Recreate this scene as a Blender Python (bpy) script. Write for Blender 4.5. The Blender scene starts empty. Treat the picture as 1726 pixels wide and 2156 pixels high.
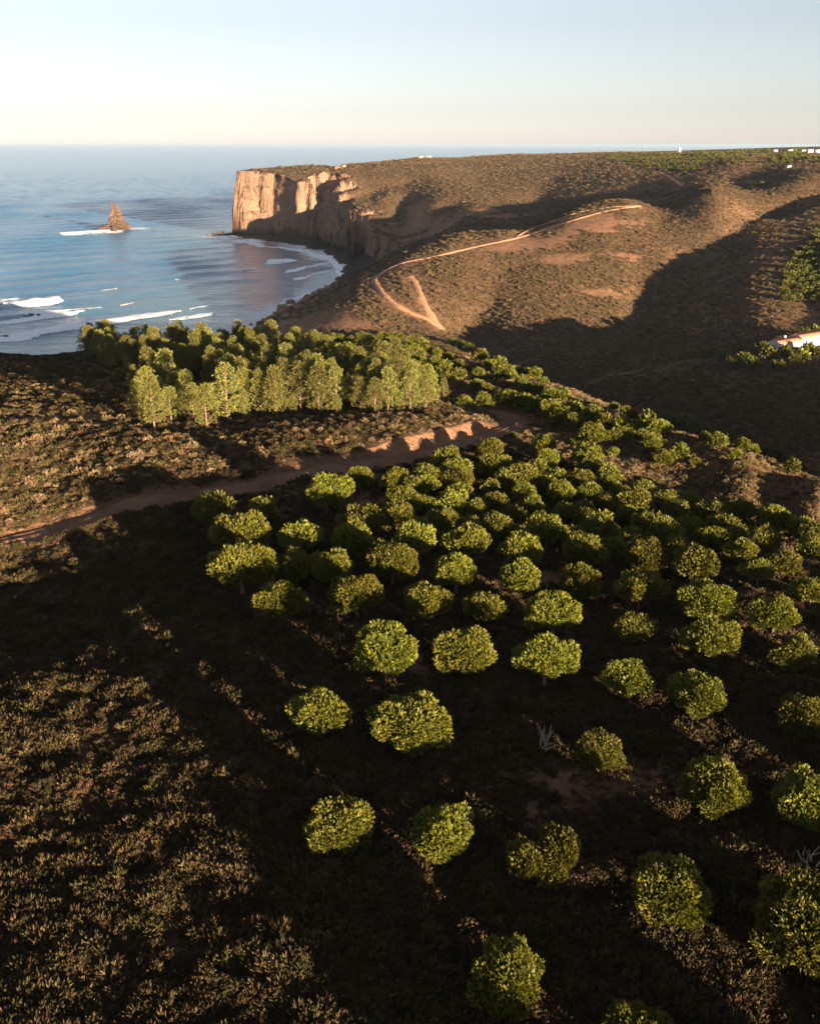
import bpy, math, random
import numpy as np
from mathutils import Vector

rng = np.random.default_rng(7)
random.seed(7)
scene = bpy.context.scene
COL = scene.collection

# ------------------------------------------------------------------ camera, world, sun, exposure
F = 1994.0                      # focal length in units of a 1726 x 2156 picture
PITCH = math.radians(21.2)
CAMZ = 125.0
cam_data = bpy.data.cameras.new('camera')
cam_data.sensor_fit = 'VERTICAL'
cam_data.sensor_height = 24.0
cam_data.lens = 24.0 * F / 2156.0
cam_data.clip_start = 0.5
cam_data.clip_end = 200000.0
cam = bpy.data.objects.new('camera', cam_data)
COL.objects.link(cam)
cam.location = (0, 0, CAMZ)
cam.rotation_euler = (math.radians(90) - PITCH, 0, 0)
scene.camera = cam

SUN_EL = math.radians(5.7)
SUN_AZ = math.radians(143.5)    # clockwise from +Y: behind the camera, to its right
world = bpy.data.worlds.new('World')
scene.world = world
world.use_nodes = True
wn = world.node_tree
bg = wn.nodes['Background']
sky = wn.nodes.new('ShaderNodeTexSky')
sky.sky_type = 'NISHITA'
sky.sun_disc = False
sky.sun_elevation = SUN_EL
sky.sun_rotation = SUN_AZ
sky.altitude = 100
sky.air_density = 1.0
sky.dust_density = 0.2
sky.ozone_density = 2.4
hs = wn.nodes.new('ShaderNodeHueSaturation')          # a paler, milkier air than the model's
hs.inputs['Saturation'].default_value = 0.34
tn = wn.nodes.new('ShaderNodeMix'); tn.data_type = 'RGBA'; tn.blend_type = 'MULTIPLY'
tn.inputs[0].default_value = 1.0
tn.inputs[7].default_value = (0.90, 0.90, 0.97, 1)
wn.links.new(sky.outputs['Color'], hs.inputs['Color'])
wn.links.new(hs.outputs['Color'], tn.inputs[6])
wn.links.new(tn.outputs[2], bg.inputs['Color'])
bg.inputs['Strength'].default_value = 0.050

sun_data = bpy.data.lights.new('sun', 'SUN')
sun_data.energy = 5.0
sun_data.angle = math.radians(0.5)
sun_data.color = (1.0, 0.79, 0.53)
sun = bpy.data.objects.new('sun', sun_data)
COL.objects.link(sun)
S = np.array([math.sin(SUN_AZ) * math.cos(SUN_EL), math.cos(SUN_AZ) * math.cos(SUN_EL), math.sin(SUN_EL)])
sun.rotation_euler = Vector(-S).to_track_quat('-Z', 'Y').to_euler()
sun.location = (60, -80, 260)

vs = scene.view_settings
vs.view_transform = 'Standard'
vs.look = 'None'
vs.exposure = 2.5
vs.gamma = 1.0
vs.use_curve_mapping = False
scene.cycles.use_denoising = True
scene.cycles.max_bounces = 6
scene.cycles.diffuse_bounces = 2
scene.cycles.glossy_bounces = 2
scene.cycles.transmission_bounces = 2
scene.cycles.transparent_max_bounces = 6
scene.cycles.volume_bounces = 0

# ------------------------------------------------------------------ small maths helpers
CP, SP = math.cos(PITCH), math.sin(PITCH)

def rays(u, v):
    dx = (np.asarray(u, float) - 863.0) / F
    dy = (np.asarray(v, float) - 1078.0) / F
    return np.stack([dx, CP - dy * SP, -SP - dy * CP], -1)

def at_z(u, v, z):
    """place seen in direction (u, v) at the height z"""
    d = rays(u, v)
    t = (CAMZ - np.asarray(z, float)) / -d[..., 2]
    p = d * t[..., None]
    p[..., 2] += CAMZ
    return p

def depth_of(p):
    return p[..., 1] * CP + (CAMZ - p[..., 2]) * SP

def _hash(ix, iy, seed):
    h = (ix.astype(np.int64) * 374761393 + iy.astype(np.int64) * 668265263 + seed * 1274126177) & 0xFFFFFFFF
    h = ((h ^ (h >> 13)) * 1274126177) & 0xFFFFFFFF
    return ((h ^ (h >> 16)) & 0xFFFF) / 65535.0

def vnoise(x, y, seed=0):
    x0 = np.floor(x); y0 = np.floor(y)
    fx = x - x0; fy = y - y0
    fx = fx * fx * fx * (fx * (fx * 6 - 15) + 10)
    fy = fy * fy * fy * (fy * (fy * 6 - 15) + 10)
    a = _hash(x0, y0, seed); b = _hash(x0 + 1, y0, seed)
    c = _hash(x0, y0 + 1, seed); d = _hash(x0 + 1, y0 + 1, seed)
    return (a + (b - a) * fx) * (1 - fy) + (c + (d - c) * fx) * fy - 0.5

def fbm(x, y, scale, octs=4, seed=0, gain=0.5):
    s = 0.0; a = 1.0
    cx, sx = math.cos(0.6), math.sin(0.6)
    x = x / scale; y = y / scale
    for i in range(octs):
        s = s + a * vnoise(x, y, seed + i * 17)
        x, y = (x * cx - y * sx) * 2.03 + 3.1, (x * sx + y * cx) * 2.03 + 7.7
        a *= gain
    return s

def sstep(a, b, x):
    t = np.clip((x - a) / (b - a), 0, 1)
    return t * t * (3 - 2 * t)

def seg_dist(x, y, pts):
    """distance to a polyline, fraction along it, signed side (+ left of travel)"""
    pts = np.asarray(pts, float)[:, :2]
    L = np.hypot(*np.diff(pts, axis=0).T)
    cum = np.concatenate([[0], np.cumsum(L)])
    best = np.full(x.shape, 1e12); tt = np.zeros(x.shape); side = np.zeros(x.shape)
    for i in range(len(pts) - 1):
        ax, ay = pts[i]; bx, by = pts[i + 1]
        ex, ey = bx - ax, by - ay
        q = ex * ex + ey * ey
        t = np.clip(((x - ax) * ex + (y - ay) * ey) / q, 0, 1)
        d = (x - ax - t * ex) ** 2 + (y - ay - t * ey) ** 2
        m = d < best
        best = np.where(m, d, best)
        tt = np.where(m, (cum[i] + t * L[i]) / cum[-1], tt)
        side = np.where(m, np.sign(ex * (y - ay) - ey * (x - ax)), side)
    return np.sqrt(best), tt, side

def smooth_line(pts, n=8):
    pts = np.asarray(pts, float)
    P = np.vstack([2 * pts[0] - pts[1], pts, 2 * pts[-1] - pts[-2]])
    out = []
    for i in range(1, len(P) - 2):
        for k in range(n):
            t = k / n
            out.append(0.5 * ((2 * P[i]) + (-P[i - 1] + P[i + 1]) * t + (2 * P[i - 1] - 5 * P[i] + 4 * P[i + 1] - P[i + 2]) * t * t
                              + (-P[i - 1] + 3 * P[i] - 3 * P[i + 1] + P[i + 2]) * t ** 3))
    out.append(P[-2])
    return np.array(out)

# ------------------------------------------------------------------ terrain heights
UVZ = [  # seen from the camera: direction, height
    # near hill
    (863, 2150, 83), (200, 2100, 83.5), (1600, 2100, 82.5), (863, 1700, 83), (100, 1700, 83.5), (1650, 1700, 82),
    (863, 1400, 82.5), (100, 1400, 82.3), (0, 1480, 83.2), (0, 1300, 80.1), (150, 1300, 80.2), (330, 1300, 80.9), (0, 1200, 79.8), (1650, 1400, 81), (863, 1200, 81.7), (300, 1200, 80.3), (1650, 1200, 79.5),
    (863, 1050, 81), (500, 1050, 81.1), (100, 1050, 80.6), (1300, 1050, 75.9), (1458, 1066, 74.1), (1650, 1090, 73.7), (1760, 1115, 73.8),
    (0, 960, 83), (300, 950, 83), (600, 920, 82.2), (0, 850, 81.5), (400, 890, 80.4), (700, 880, 79.4), (0, 790, 77),
    (100, 755, 68), (0, 750, 66), (200, 740, 67), (850, 850, 77.8), (1000, 840, 76), (900, 740, 70), (900, 722, 68.5),
    (300, 740, 68), (500, 735, 68.5), (700, 735, 69.5), (600, 800, 75.5), (300, 820, 78.3),
    (1050, 772, 70.5), (1180, 815, 73.5), (1300, 862, 75.8), (1500, 942, 78.4), (1726, 1020, 79.4),
    (1200, 900, 76.2), (1400, 960, 77.2), (1600, 1020, 77.4),
    # middle hill: crest, then its front
    (600, 655, 10), (650, 640, 15), (700, 612, 22), (760, 585, 32), (850, 550, 43), (950, 520, 52), (1060, 497, 58),
    (1200, 455, 70), (1330, 427, 79), (1500, 400, 88), (1700, 370, 97),
    (590, 718, 7), (640, 700, 13),
    (1500, 660, 28), (1580, 640, 35.5), (1640, 640, 36.5), (1726, 640, 37), (1580, 600, 43), (1640, 600, 44), (1726, 600, 44.5),
    (1610, 560, 51), (1670, 560, 51.5), (1740, 560, 52), (1660, 520, 58.5), (1726, 520, 59.5), (1700, 480, 66), (1760, 480, 67), (1830, 560, 56), (1850, 640, 41),
    # valley and the knoll with the house
    (1000, 725, 12), (1150, 760, 12), (1250, 800, 13), (1660, 740, 33), (1500, 780, 28), (1400, 850, 20), (1600, 900, 24),
    (1350, 730, 16), (1550, 720, 24),
    # headland
    (900, 480, 36), (1000, 430, 61), (1000, 380, 79), (1000, 350, 94), (880, 333, 104), (1050, 326, 107), (1150, 440, 60),
    (1250, 420, 68), (1400, 380, 87), (1400, 345, 101), (1400, 319, 112), (1700, 352, 103), (1700, 325, 111), (1726, 309, 119),
    (1550, 313.5, 115), (1250, 321, 110), (760, 345, 95), (700, 352, 93), (640, 358, 90), (500, 358.5, 90), (560, 358.5, 90),
    (1550, 350, 102), (1500, 335, 106.5), (1600, 330, 109), (1300, 360, 93), (1200, 380, 82), (820, 400, 69), (850, 440, 49), (720, 370, 84.5), (760, 380, 79), (850, 480, 32), (900, 440, 53),
]
XYZ = [  # out of sight or beyond a crest
    (-150, 345, 48), (-150, 420, 22), (-60, 365, 48), (0, 420, 14), (-60, 450, 12), (60, 400, 14),
    (120, 345, 18), (150, 300, 24), (60, 470, 11), (-30, 520, 10), (-230, 330, 40), (-100, 520, 6),
    (240, 180, 56), (160, 120, 73), (352, 264, 50), (400, 300, 55), (480, 360, 59), (300, 360, 41), (254, 378, 42), (230, 340, 41), (262, 392, 42),
    (420, 420, 52), (340, 480, 44), (600, 500, 78), (200, 60, 80), (330, 130, 68),
    (60, 40, 82), (100, 60, 82), (0, -50, 84), (0, -200, 86), (-150, 0, 84), (150, -100, 87), (-300, 0, 72), (0, -700, 84),
    (-300, 120, 66), (-320, 250, 40), (-120, 150, 82), (-600, -200, 60), (600, -300, 92), (900, 300, 84), (1200, 900, 103),
    (700, 800, 88), (500, 640, 68), (420, 760, 80), (600, 1100, 103), (0, 2050, 84), (300, 2600, 88), (900, 3600, 100),
    (1500, 2500, 122), (2200, 3600, 110), (2500, 1200, 120), (200, 2200, 100), (-100, 1800, 84),
    (0, 900, 38), (-40, 850, 22), (100, 950, 46), (-60, 1000, 14), (-20, 1080, 26), (240, 950, 69), (330, 985, 83),
    (-120, 800, 4), (-150, 1500, 92),
]
for u_, vc_, zc_ in [(760, 585, 32), (850, 550, 43), (950, 520, 52), (1060, 497, 58), (1200, 455, 70), (1330, 427, 79), (1440, 408, 85)]:
    p_ = at_z(u_, vc_, zc_); f_ = at_z(u_, 690, 18)
    yc_, yf_ = p_[1], f_[1]
    m_ = (zc_ - 18) / (yc_ - yf_)
    for k_ in (0.0, 0.25, 0.5, 0.75):
        if u_ == 1440 and k_ < 0.5:
            continue
        yy_ = yf_ + (yc_ - yf_) * k_
        XYZ.append((f_[0] + (p_[0] - f_[0]) * k_, yy_, 18 + (zc_ - 18) * k_ + 8 * k_ * (1 - k_)))
CREST = [(900, 722, 68.5), (1050, 772, 70.5), (1180, 815, 73.5), (1300, 862, 75.8), (1500, 942, 78.4), (1726, 1020, 79.4), (1950, 1105, 79.6)]
for u_, v_, z_ in CREST:              # the ground drops away behind the near crest
    p_ = at_z(u_, v_, z_)
    q_ = (CAMZ - z_) / p_[1]
    for k_, m_ in ((1.22, 1.05), (1.5, 1.11)):
        XYZ.append((p_[0] * k_, p_[1] * k_, CAMZ - p_[1] * k_ * q_ * m_))
_c = np.array([tuple(at_z(u, v, z)) for u, v, z in UVZ] + XYZ)

def warp(x, y):
    r = np.hypot(x, y)
    k = np.log1p(r / 30.0) / np.maximum(r, 1e-6)
    return x * k, y * k

cx_, cy_ = warp(_c[:, 0], _c[:, 1])
C2 = np.stack([cx_, cy_], 1)

def _tps(d2):
    return 0.5 * d2 * np.log(d2 + 1e-12)

n_ = len(C2)
A = np.zeros((n_ + 3, n_ + 3))
A[:n_, :n_] = _tps(((C2[:, None] - C2[None]) ** 2).sum(-1)) + np.eye(n_) * 2e-4
A[:n_, n_] = 1; A[:n_, n_ + 1:] = C2
A[n_:, :n_] = A[:n_, n_:].T
W = np.linalg.solve(A, np.concatenate([_c[:, 2], [0, 0, 0]]))

GR = 6.2; GN = 497                     # lattice of the smooth base surface in warped space
gax = np.linspace(-GR, GR, GN)
gx, gy = np.meshgrid(gax, gax, indexing='ij')
pts_ = np.stack([gx.ravel(), gy.ravel()], 1)
LAT = np.empty(len(pts_))
for i in range(0, len(pts_), 40000):
    p_ = pts_[i:i + 40000]
    d2_ = (p_[:, None, 0] - C2[None, :, 0]) ** 2 + (p_[:, None, 1] - C2[None, :, 1]) ** 2
    LAT[i:i + 40000] = _tps(d2_) @ W[:n_] + W[n_] + p_ @ W[n_ + 1:]
LAT = LAT.reshape(GN, GN)

def base_height(x, y):
    wx, wy = warp(x, y)
    fx = np.clip((wx + GR) / (2 * GR) * (GN - 1), 1, GN - 3.001)
    fy = np.clip((wy + GR) / (2 * GR) * (GN - 1), 1, GN - 3.001)
    ix = fx.astype(int); iy = fy.astype(int)
    fx = fx - ix; fy = fy - iy
    def w4(t):
        return (-0.5 * t + t * t - 0.5 * t ** 3, 1 - 2.5 * t * t + 1.5 * t ** 3, 0.5 * t + 2 * t * t - 1.5 * t ** 3, -0.5 * t * t + 0.5 * t ** 3)
    ax = w4(fx); ay = w4(fy)
    s = 0.0
    for i in range(4):
        row = 0.0
        for j in range(4):
            row = row + ay[j] * LAT[ix + i - 1, iy + j - 1]
        s = s + ax[i] * row
    return s

def line_uvz(pts):
    return np.array([at_z(u, v, z)[:2] for u, v, z in pts])

# outline of the land
COAST = [(-272, 1458), (-238, 1448), (-204, 1434), (-176, 1402), (-154, 1345), (-132, 1270), (-112, 1210), (-91, 1143), (-74, 1074), (-72, 990),
         (-76, 922), (-84, 860), (-94, 812), (-98, 770), (-112, 735), (-124, 694), (-134, 650), (-170, 600), (-250, 520), (-400, 430), (-700, 300),
         (-1100, 100), (-1500, -1000), (-1500, -4000), (6000, -4000), (6000, 6000), (2600, 4600), (900, 3700), (330, 2700), (60, 2150),
         (-90, 1850), (-190, 1640), (-250, 1520)]
PLAT = np.array([(-266, 1450), (-238, 1418), (-200, 1370), (-168, 1332), (-143, 1302), (-122, 1240), (-100, 1270), (-130, 1400), (-190, 1450), (-255, 1470), (-266, 1450)], float)
COAST_A = np.array(COAST + COAST[:1], float)

def coast_sd(x, y, poly=None):
    A_ = COAST_A if poly is None else poly
    d, _, _ = seg_dist(x, y, A_)
    ins = np.zeros(x.shape, bool)
    for i in range(len(A_) - 1):
        ax, ay = A_[i]; bx, by = A_[i + 1]
        c = ((ay > y) != (by > y)) & (x < (bx - ax) * (y - ay) / (by - ay + 1e-12) + ax)
        ins ^= c
    return np.where(ins, d, -d)

GULLIES = [  # polyline (from mouth to head), depth at mouth and head, half width
    (line_uvz([(975, 690, 18), (990, 668, 22), (1010, 640, 27), (1045, 600, 34), (1080, 570, 40)]), 7, 2, 18),
    (line_uvz([(1405, 672, 26), (1425, 640, 31), (1455, 600, 38), (1505, 545, 46), (1595, 485, 58), (1710, 445, 69), (1850, 412, 80)]), 9, 13, 24),
    (line_uvz([(1385, 640, 30), (1350, 590, 39), (1320, 545, 46), (1290, 510, 54)]), 3.5, 1.5, 16),
    (line_uvz([(1135, 440, 58), (1140, 415, 66), (1145, 395, 74), (1165, 380, 80)]), 8, 3, 28),
    (line_uvz([(820, 520, 10), (850, 470, 38), (900, 440, 56), (960, 410, 70)]), 8, 2, 26),
    (line_uvz([(760, 600, 24), (740, 640, 10)]), 5, 5, 18),
    (line_uvz([(690, 500, 14), (740, 445, 44), (800, 385, 76)]), 16, 12, 40),
    (line_uvz([(590, 503, 4), (622, 430, 47), (640, 375, 81)]), 10, 5, 22),
]
ROAD = smooth_line([tuple(at_z(u, v, z)[:2]) for u, v, z in [
    (-420, 1290, 79.8), (-200, 1215, 79.8), (0, 1150, 79.8), (150, 1107, 80), (300, 1074, 80.4), (500, 1036, 81), (700, 1000, 80.8), (850, 962, 80.3),
    (960, 927, 79), (1040, 903, 77.6), (1085, 885, 76.8), (1070, 870, 76.4), (1025, 858, 76), (985, 848, 75.6)]], 6)

SPURS = [
    (line_uvz([(632, 512, 5), (650, 440, 43), (668, 385, 75)]), 20, 20),
    (line_uvz([(705, 500, 17), (738, 440, 49), (772, 390, 73)]), 17, 18),
    (line_uvz([(770, 510, 20), (815, 455, 46), (852, 425, 53)]), 13, 16),
]

def height(x, y, fine=True):
    x = np.asarray(x, float); y = np.asarray(y, float)
    z = base_height(x, y)
    r = np.hypot(x, y)
    far = sstep(330, 520, y)
    z = z + far * (1 - 0.6 * sstep(1200, 2200, r)) * fbm(x, y, 120, 4, 3) * 3.2
    z = z + (1 - far) * fbm(x, y, 30, 3, 9) * 0.7
    for P, d0, d1, w in GULLIES:
        m = (x > P[:, 0].min() - 130) & (x < P[:, 0].max() + 130) & (y > P[:, 1].min() - 130) & (y < P[:, 1].max() + 130)
        if not m.any():
            continue
        d, t, sd = seg_dist(x[m] + fbm(x[m], y[m], 40, 2, 31) * 14, y[m], P)
        dep = d0 + (d1 - d0) * t
        zz = z[m] if z.ndim else z
        zz = zz - dep * np.exp(-np.abs(d / w) ** 1.5)
        if z.ndim:
            z[m] = zz
        else:
            z = zz
    # road bench with a cut bank on its far side
    near = r < 260
    if near.any():
        xs, ys = x[near], y[near]
        d, t, side = seg_dist(xs, ys, ROAD)
        sd = d * side                      # + : far (uphill) side
        zz = z[near]
        cut = sstep(0.50, 0.60, t) * (1 - sstep(0.77, 0.84, t))
        zz = zz + (0.35 + 1.3 * cut) * sstep(1.8, 3.6, sd) * (1 - sstep(8, 34, sd))
        flat = 1 - sstep(1.6, 3.0, d)
        zz = zz - 0.15 * flat
        z[near] = zz
    # coast: cliffs, foreshore, sea bed
    co = (x < 400) & (y > 380) & (y < 3900) | (x < -140)
    if co.any():
        xs, ys = x[co], y[co]
        sd = coast_sd(xs, ys)
        head = sstep(-120, -170, xs) * sstep(1250, 1330, ys)
        headr = sstep(40, -40, xs) * sstep(1080, 1180, ys)
        cape = sstep(860, 800, ys) * sstep(560, 620, ys)
        rib = np.abs(fbm(xs, ys, 46, 3, 51)) * 2
        rib2 = np.abs(fbm(xs, ys, 17, 3, 57)) * 2
        amp = 24 * headr * (1 - head) + 6 - 1.5 * head
        sdn = sd - rib * amp - rib2 * (5 - 4.0 * head) + 3
        bw = 10 + 26 * (1 - head) * (1 - cape) * (1 - 0.4 * headr) + head * -3
        k = 0.75 + 10.0 * head + 0.9 * headr * (1 - head) + 0.5 * cape
        up = np.maximum(sdn - bw, 0) * k
        for P, hh, w in SPURS:
            d, t, _ = seg_dist(xs + fbm(xs, ys, 22, 3, 37) * 12, ys, P)
            up = up + hh * np.exp(-np.abs(d / w) ** 1.4) * sstep(0, 12, up)
        # strata: the face climbs in small steps
        up = up + (np.sin(up / 7.0 * 6.283) * 1.0 + np.sin(up / 17.0 * 6.283 + 1 + xs / 60) * 2.4) * (head + 0.4 * headr)
        shore = 0.10 * np.clip(sd, -200, bw) + (fbm(xs, ys, 9, 3, 5) * 2.2) * sstep(-18, 4, sd) * (0.25 + 0.75 * np.maximum(head, cape))
        zc = np.where(sd > -60, shore, -6.0) + up
        zc = np.where(zc > z[co] - 4, z[co] - 4 + np.minimum(zc - z[co] + 4, 8) * 0.5, zc)
        pm = (xs < -80) & (ys > 1180) & (ys < 1500)
        if pm.any():
            sp = coast_sd(xs[pm], ys[pm], PLAT)
            pz = np.minimum(0.16 * sp, 3.4) + fbm(xs[pm], ys[pm], 10, 3, 15) * 2.6
            zc[pm] = np.where(sp > -12, np.maximum(zc[pm], pz), zc[pm])
        z[co] = np.where(sd > -60, np.minimum(z[co], zc), -6.0)
    if fine:
        z = z + fbm(x, y, 3.0, 2, 77) * 0.25 * (1 - far)
    return z

FLANK = np.array([tuple(at_z(u_, v_, z_)[:2]) for u_, v_, z_ in [(1080, 790, 71), (1250, 862, 75), (1500, 958, 78), (1726, 1040, 78.5), (1950, 1120, 79)]])

def flank(x, y):
    d, _, _ = seg_dist(x, y, FLANK)
    return sstep(26, 14, d - 8 * sstep(120, 170, y))

BARE_SPOTS = [(at_z(u_, v_, z_)[:2], r_) for u_, v_, z_, r_ in [(640, 700, 10, 36), (600, 690, 8, 26), (690, 690, 16, 22), (1100, 520, 52, 24), (1180, 500, 58, 18), (1250, 470, 66, 26), (1330, 500, 62, 12),
              (1180, 545, 47, 12), (900, 470, 44, 40), (980, 466, 46, 36), (1060, 462, 50, 30), (850, 465, 40, 30), (1270, 600, 36, 9), (800, 600, 28, 16)]]

def bare(x, y):
    b = np.zeros(x.shape)
    for c_, r_ in BARE_SPOTS:
        b = np.maximum(b, np.exp(-(((x - c_[0]) / (r_ * 1.5)) ** 2 + ((y - c_[1]) / r_) ** 2)))
    n_ = fbm(x, y * 2.2, 22, 5, 151, 0.65)
    return sstep(0.42, 0.62, b * 0.75 + n_ * 0.8 + 0.10) * sstep(0.05, 0.3, b)

def first_hit(u, v, hc=0.0, t0=25.0, t1=4000.0, n=900):
    """place on the ground (or hc above it) first met along the direction (u, v)"""
    d = rays(u, v); d = np.atleast_2d(d); hc = np.broadcast_to(np.asarray(hc, float), d.shape[:1])
    ts = np.exp(np.linspace(math.log(t0), math.log(t1), n))
    X = d[:, None, 0] * ts; Y = d[:, None, 1] * ts; Z = CAMZ + d[:, None, 2] * ts
    g = Z - height(X.ravel(), Y.ravel(), False).reshape(X.shape) - hc[:, None]
    i = np.argmax(g < 0, 1)
    i = np.maximum(i, 1)
    k = np.arange(len(d))
    a, b = g[k, i - 1], g[k, i]
    f = np.clip(a / (a - b + 1e-9), 0, 1)
    t = ts[i - 1] + (ts[i] - ts[i - 1]) * f
    p = d * t[:, None]
    p[:, 2] += CAMZ
    return p

# ------------------------------------------------------------------ mesh and material helpers
def new_mesh(name, V, faces=None, loops=None, smooth=False):
    me = bpy.data.meshes.new(name)
    V = np.asarray(V, np.float32)
    me.vertices.add(len(V)); me.vertices.foreach_set('co', V.ravel())
    if faces is not None and len(faces):
        faces = np.asarray(faces, np.int32)
        k = faces.shape[1]
        me.loops.add(faces.size); me.loops.foreach_set('vertex_index', faces.ravel())
        me.polygons.add(len(faces))
        me.polygons.foreach_set('loop_start', np.arange(0, faces.size, k, dtype=np.int32))
        me.polygons.foreach_set('loop_total', np.full(len(faces), k, np.int32))
        if smooth:
            me.polygons.foreach_set('use_smooth', np.ones(len(faces), bool))
    me.update(calc_edges=True)
    return me

def attr(me, name, vals):
    a = me.attributes.new(name, 'FLOAT', 'POINT')
    a.data.foreach_set('value', np.asarray(vals, np.float32).ravel())

def obj(name, me, mat=None, parent=None, loc=None):
    o = bpy.data.objects.new(name, me)
    COL.objects.link(o)
    if mat is not None and not me.materials:
        me.materials.append(mat)
    if parent is not None:
        o.parent = parent
    if loc is not None:
        o.location = loc
    return o

def tag(o, label, cat, group=None):
    o['label'] = label; o['category'] = cat
    if group:
        o['group'] = group
    return o

def empty(name, loc, rz=0.0, scale=1.0):
    o = bpy.data.objects.new(name, None)
    COL.objects.link(o)
    o.location = loc; o.rotation_euler = (0, 0, rz)
    o.scale = (scale,) * 3 if np.isscalar(scale) else scale
    o.empty_display_size = 0.3
    return o

def grid_faces(nr, nc, wrap=False):
    i = np.arange(nr - 1)[:, None]; j = np.arange(nc if wrap else nc - 1)[None]
    j2 = (j + 1) % nc
    return np.stack([i * nc + j, i * nc + j2, (i + 1) * nc + j2, (i + 1) * nc + j], -1).reshape(-1, 4)

class NT:
    """a little wrapper for building node materials"""
    def __init__(self, name):
        self.m = bpy.data.materials.new(name); self.m.use_nodes = True
        self.t = self.m.node_tree; self.t.nodes.clear()
        self.out = self.t.nodes.new('ShaderNodeOutputMaterial')
    def n(self, typ, **kw):
        nd = self.t.nodes.new(typ)
        for k, v in kw.items():
            if k.startswith('_'):
                setattr(nd, k[1:], v)
            else:
                key = k.replace('__', ' ')
                s = nd.inputs[int(key[1:])] if key[0] == 'i' and key[1:].isdigit() else nd.inputs[key]
                if hasattr(v, 'is_output') or isinstance(v, bpy.types.NodeSocket):
                    self.t.links.new(v, s)
                else:
                    s.default_value = v
        return nd
    def noise(self, vec, scale, detail=4, rough=0.55, dist=0.0):
        nd = self.n('ShaderNodeTexNoise', Scale=scale, Detail=detail, Roughness=rough, Distortion=dist)
        if vec is not None:
            self.t.links.new(vec, nd.inputs['Vector'])
        return nd.outputs['Fac']
    def ramp(self, fac, stops):
        nd = self.n('ShaderNodeValToRGB', Fac=fac)
        e = nd.color_ramp.elements
        while len(e) < len(stops):
            e.new(0.5)
        for k, (p, c) in enumerate(stops):
            e[k].position = p
            e[k].color = (c, c, c, 1) if np.isscalar(c) else (*c, 1)
        return nd.outputs['Color']
    def mix(self, fac, a, b, blend='MIX'):
        nd = self.t.nodes.new('ShaderNodeMix'); nd.data_type = 'RGBA'; nd.blend_type = blend
        for s, v in ((nd.inputs[0], fac), (nd.inputs[6], a), (nd.inputs[7], b)):
            if isinstance(v, bpy.types.NodeSocket):
                self.t.links.new(v, s)
            elif s.type == 'RGBA':
                s.default_value = (*v, 1)
            else:
                s.default_value = v
        return nd.outputs[2]
    def math(self, op, a, b=0.0, clamp=False):
        nd = self.t.nodes.new('ShaderNodeMath'); nd.operation = op; nd.use_clamp = clamp
        for s, v in ((nd.inputs[0], a), (nd.inputs[1], b)):
            if isinstance(v, bpy.types.NodeSocket):
                self.t.links.new(v, s)
            else:
                s.default_value = v
        return nd.outputs[0]
    def attr(self, name):
        return self.n('ShaderNodeAttribute', _attribute_name=name).outputs['Fac']
    def pos(self):
        return self.n('ShaderNodeNewGeometry').outputs['Position']
    def bump(self, h, strength=0.5, dist=0.1, normal=None):
        nd = self.n('ShaderNodeBump', Strength=strength, Distance=dist, Height=h)
        if normal is not None:
            self.t.links.new(normal, nd.inputs['Normal'])
        return nd.outputs['Normal']
    def done(self, color, rough=0.9, normal=None, spec=0.15, **kw):
        b = self.n('ShaderNodeBsdfPrincipled')
        for k, v in (('Base Color', color), ('Roughness', rough), ('Specular IOR Level', spec)):
            s = b.inputs[k]
            if isinstance(v, bpy.types.NodeSocket):
                self.t.links.new(v, s)
            elif s.type == 'RGBA':
                s.default_value = (*v, 1)
            else:
                s.default_value = v
        if normal is not None:
            self.t.links.new(normal, b.inputs['Normal'])
        self.t.links.new(b.outputs[0], self.out.inputs['Surface'])
        return self.m

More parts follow.
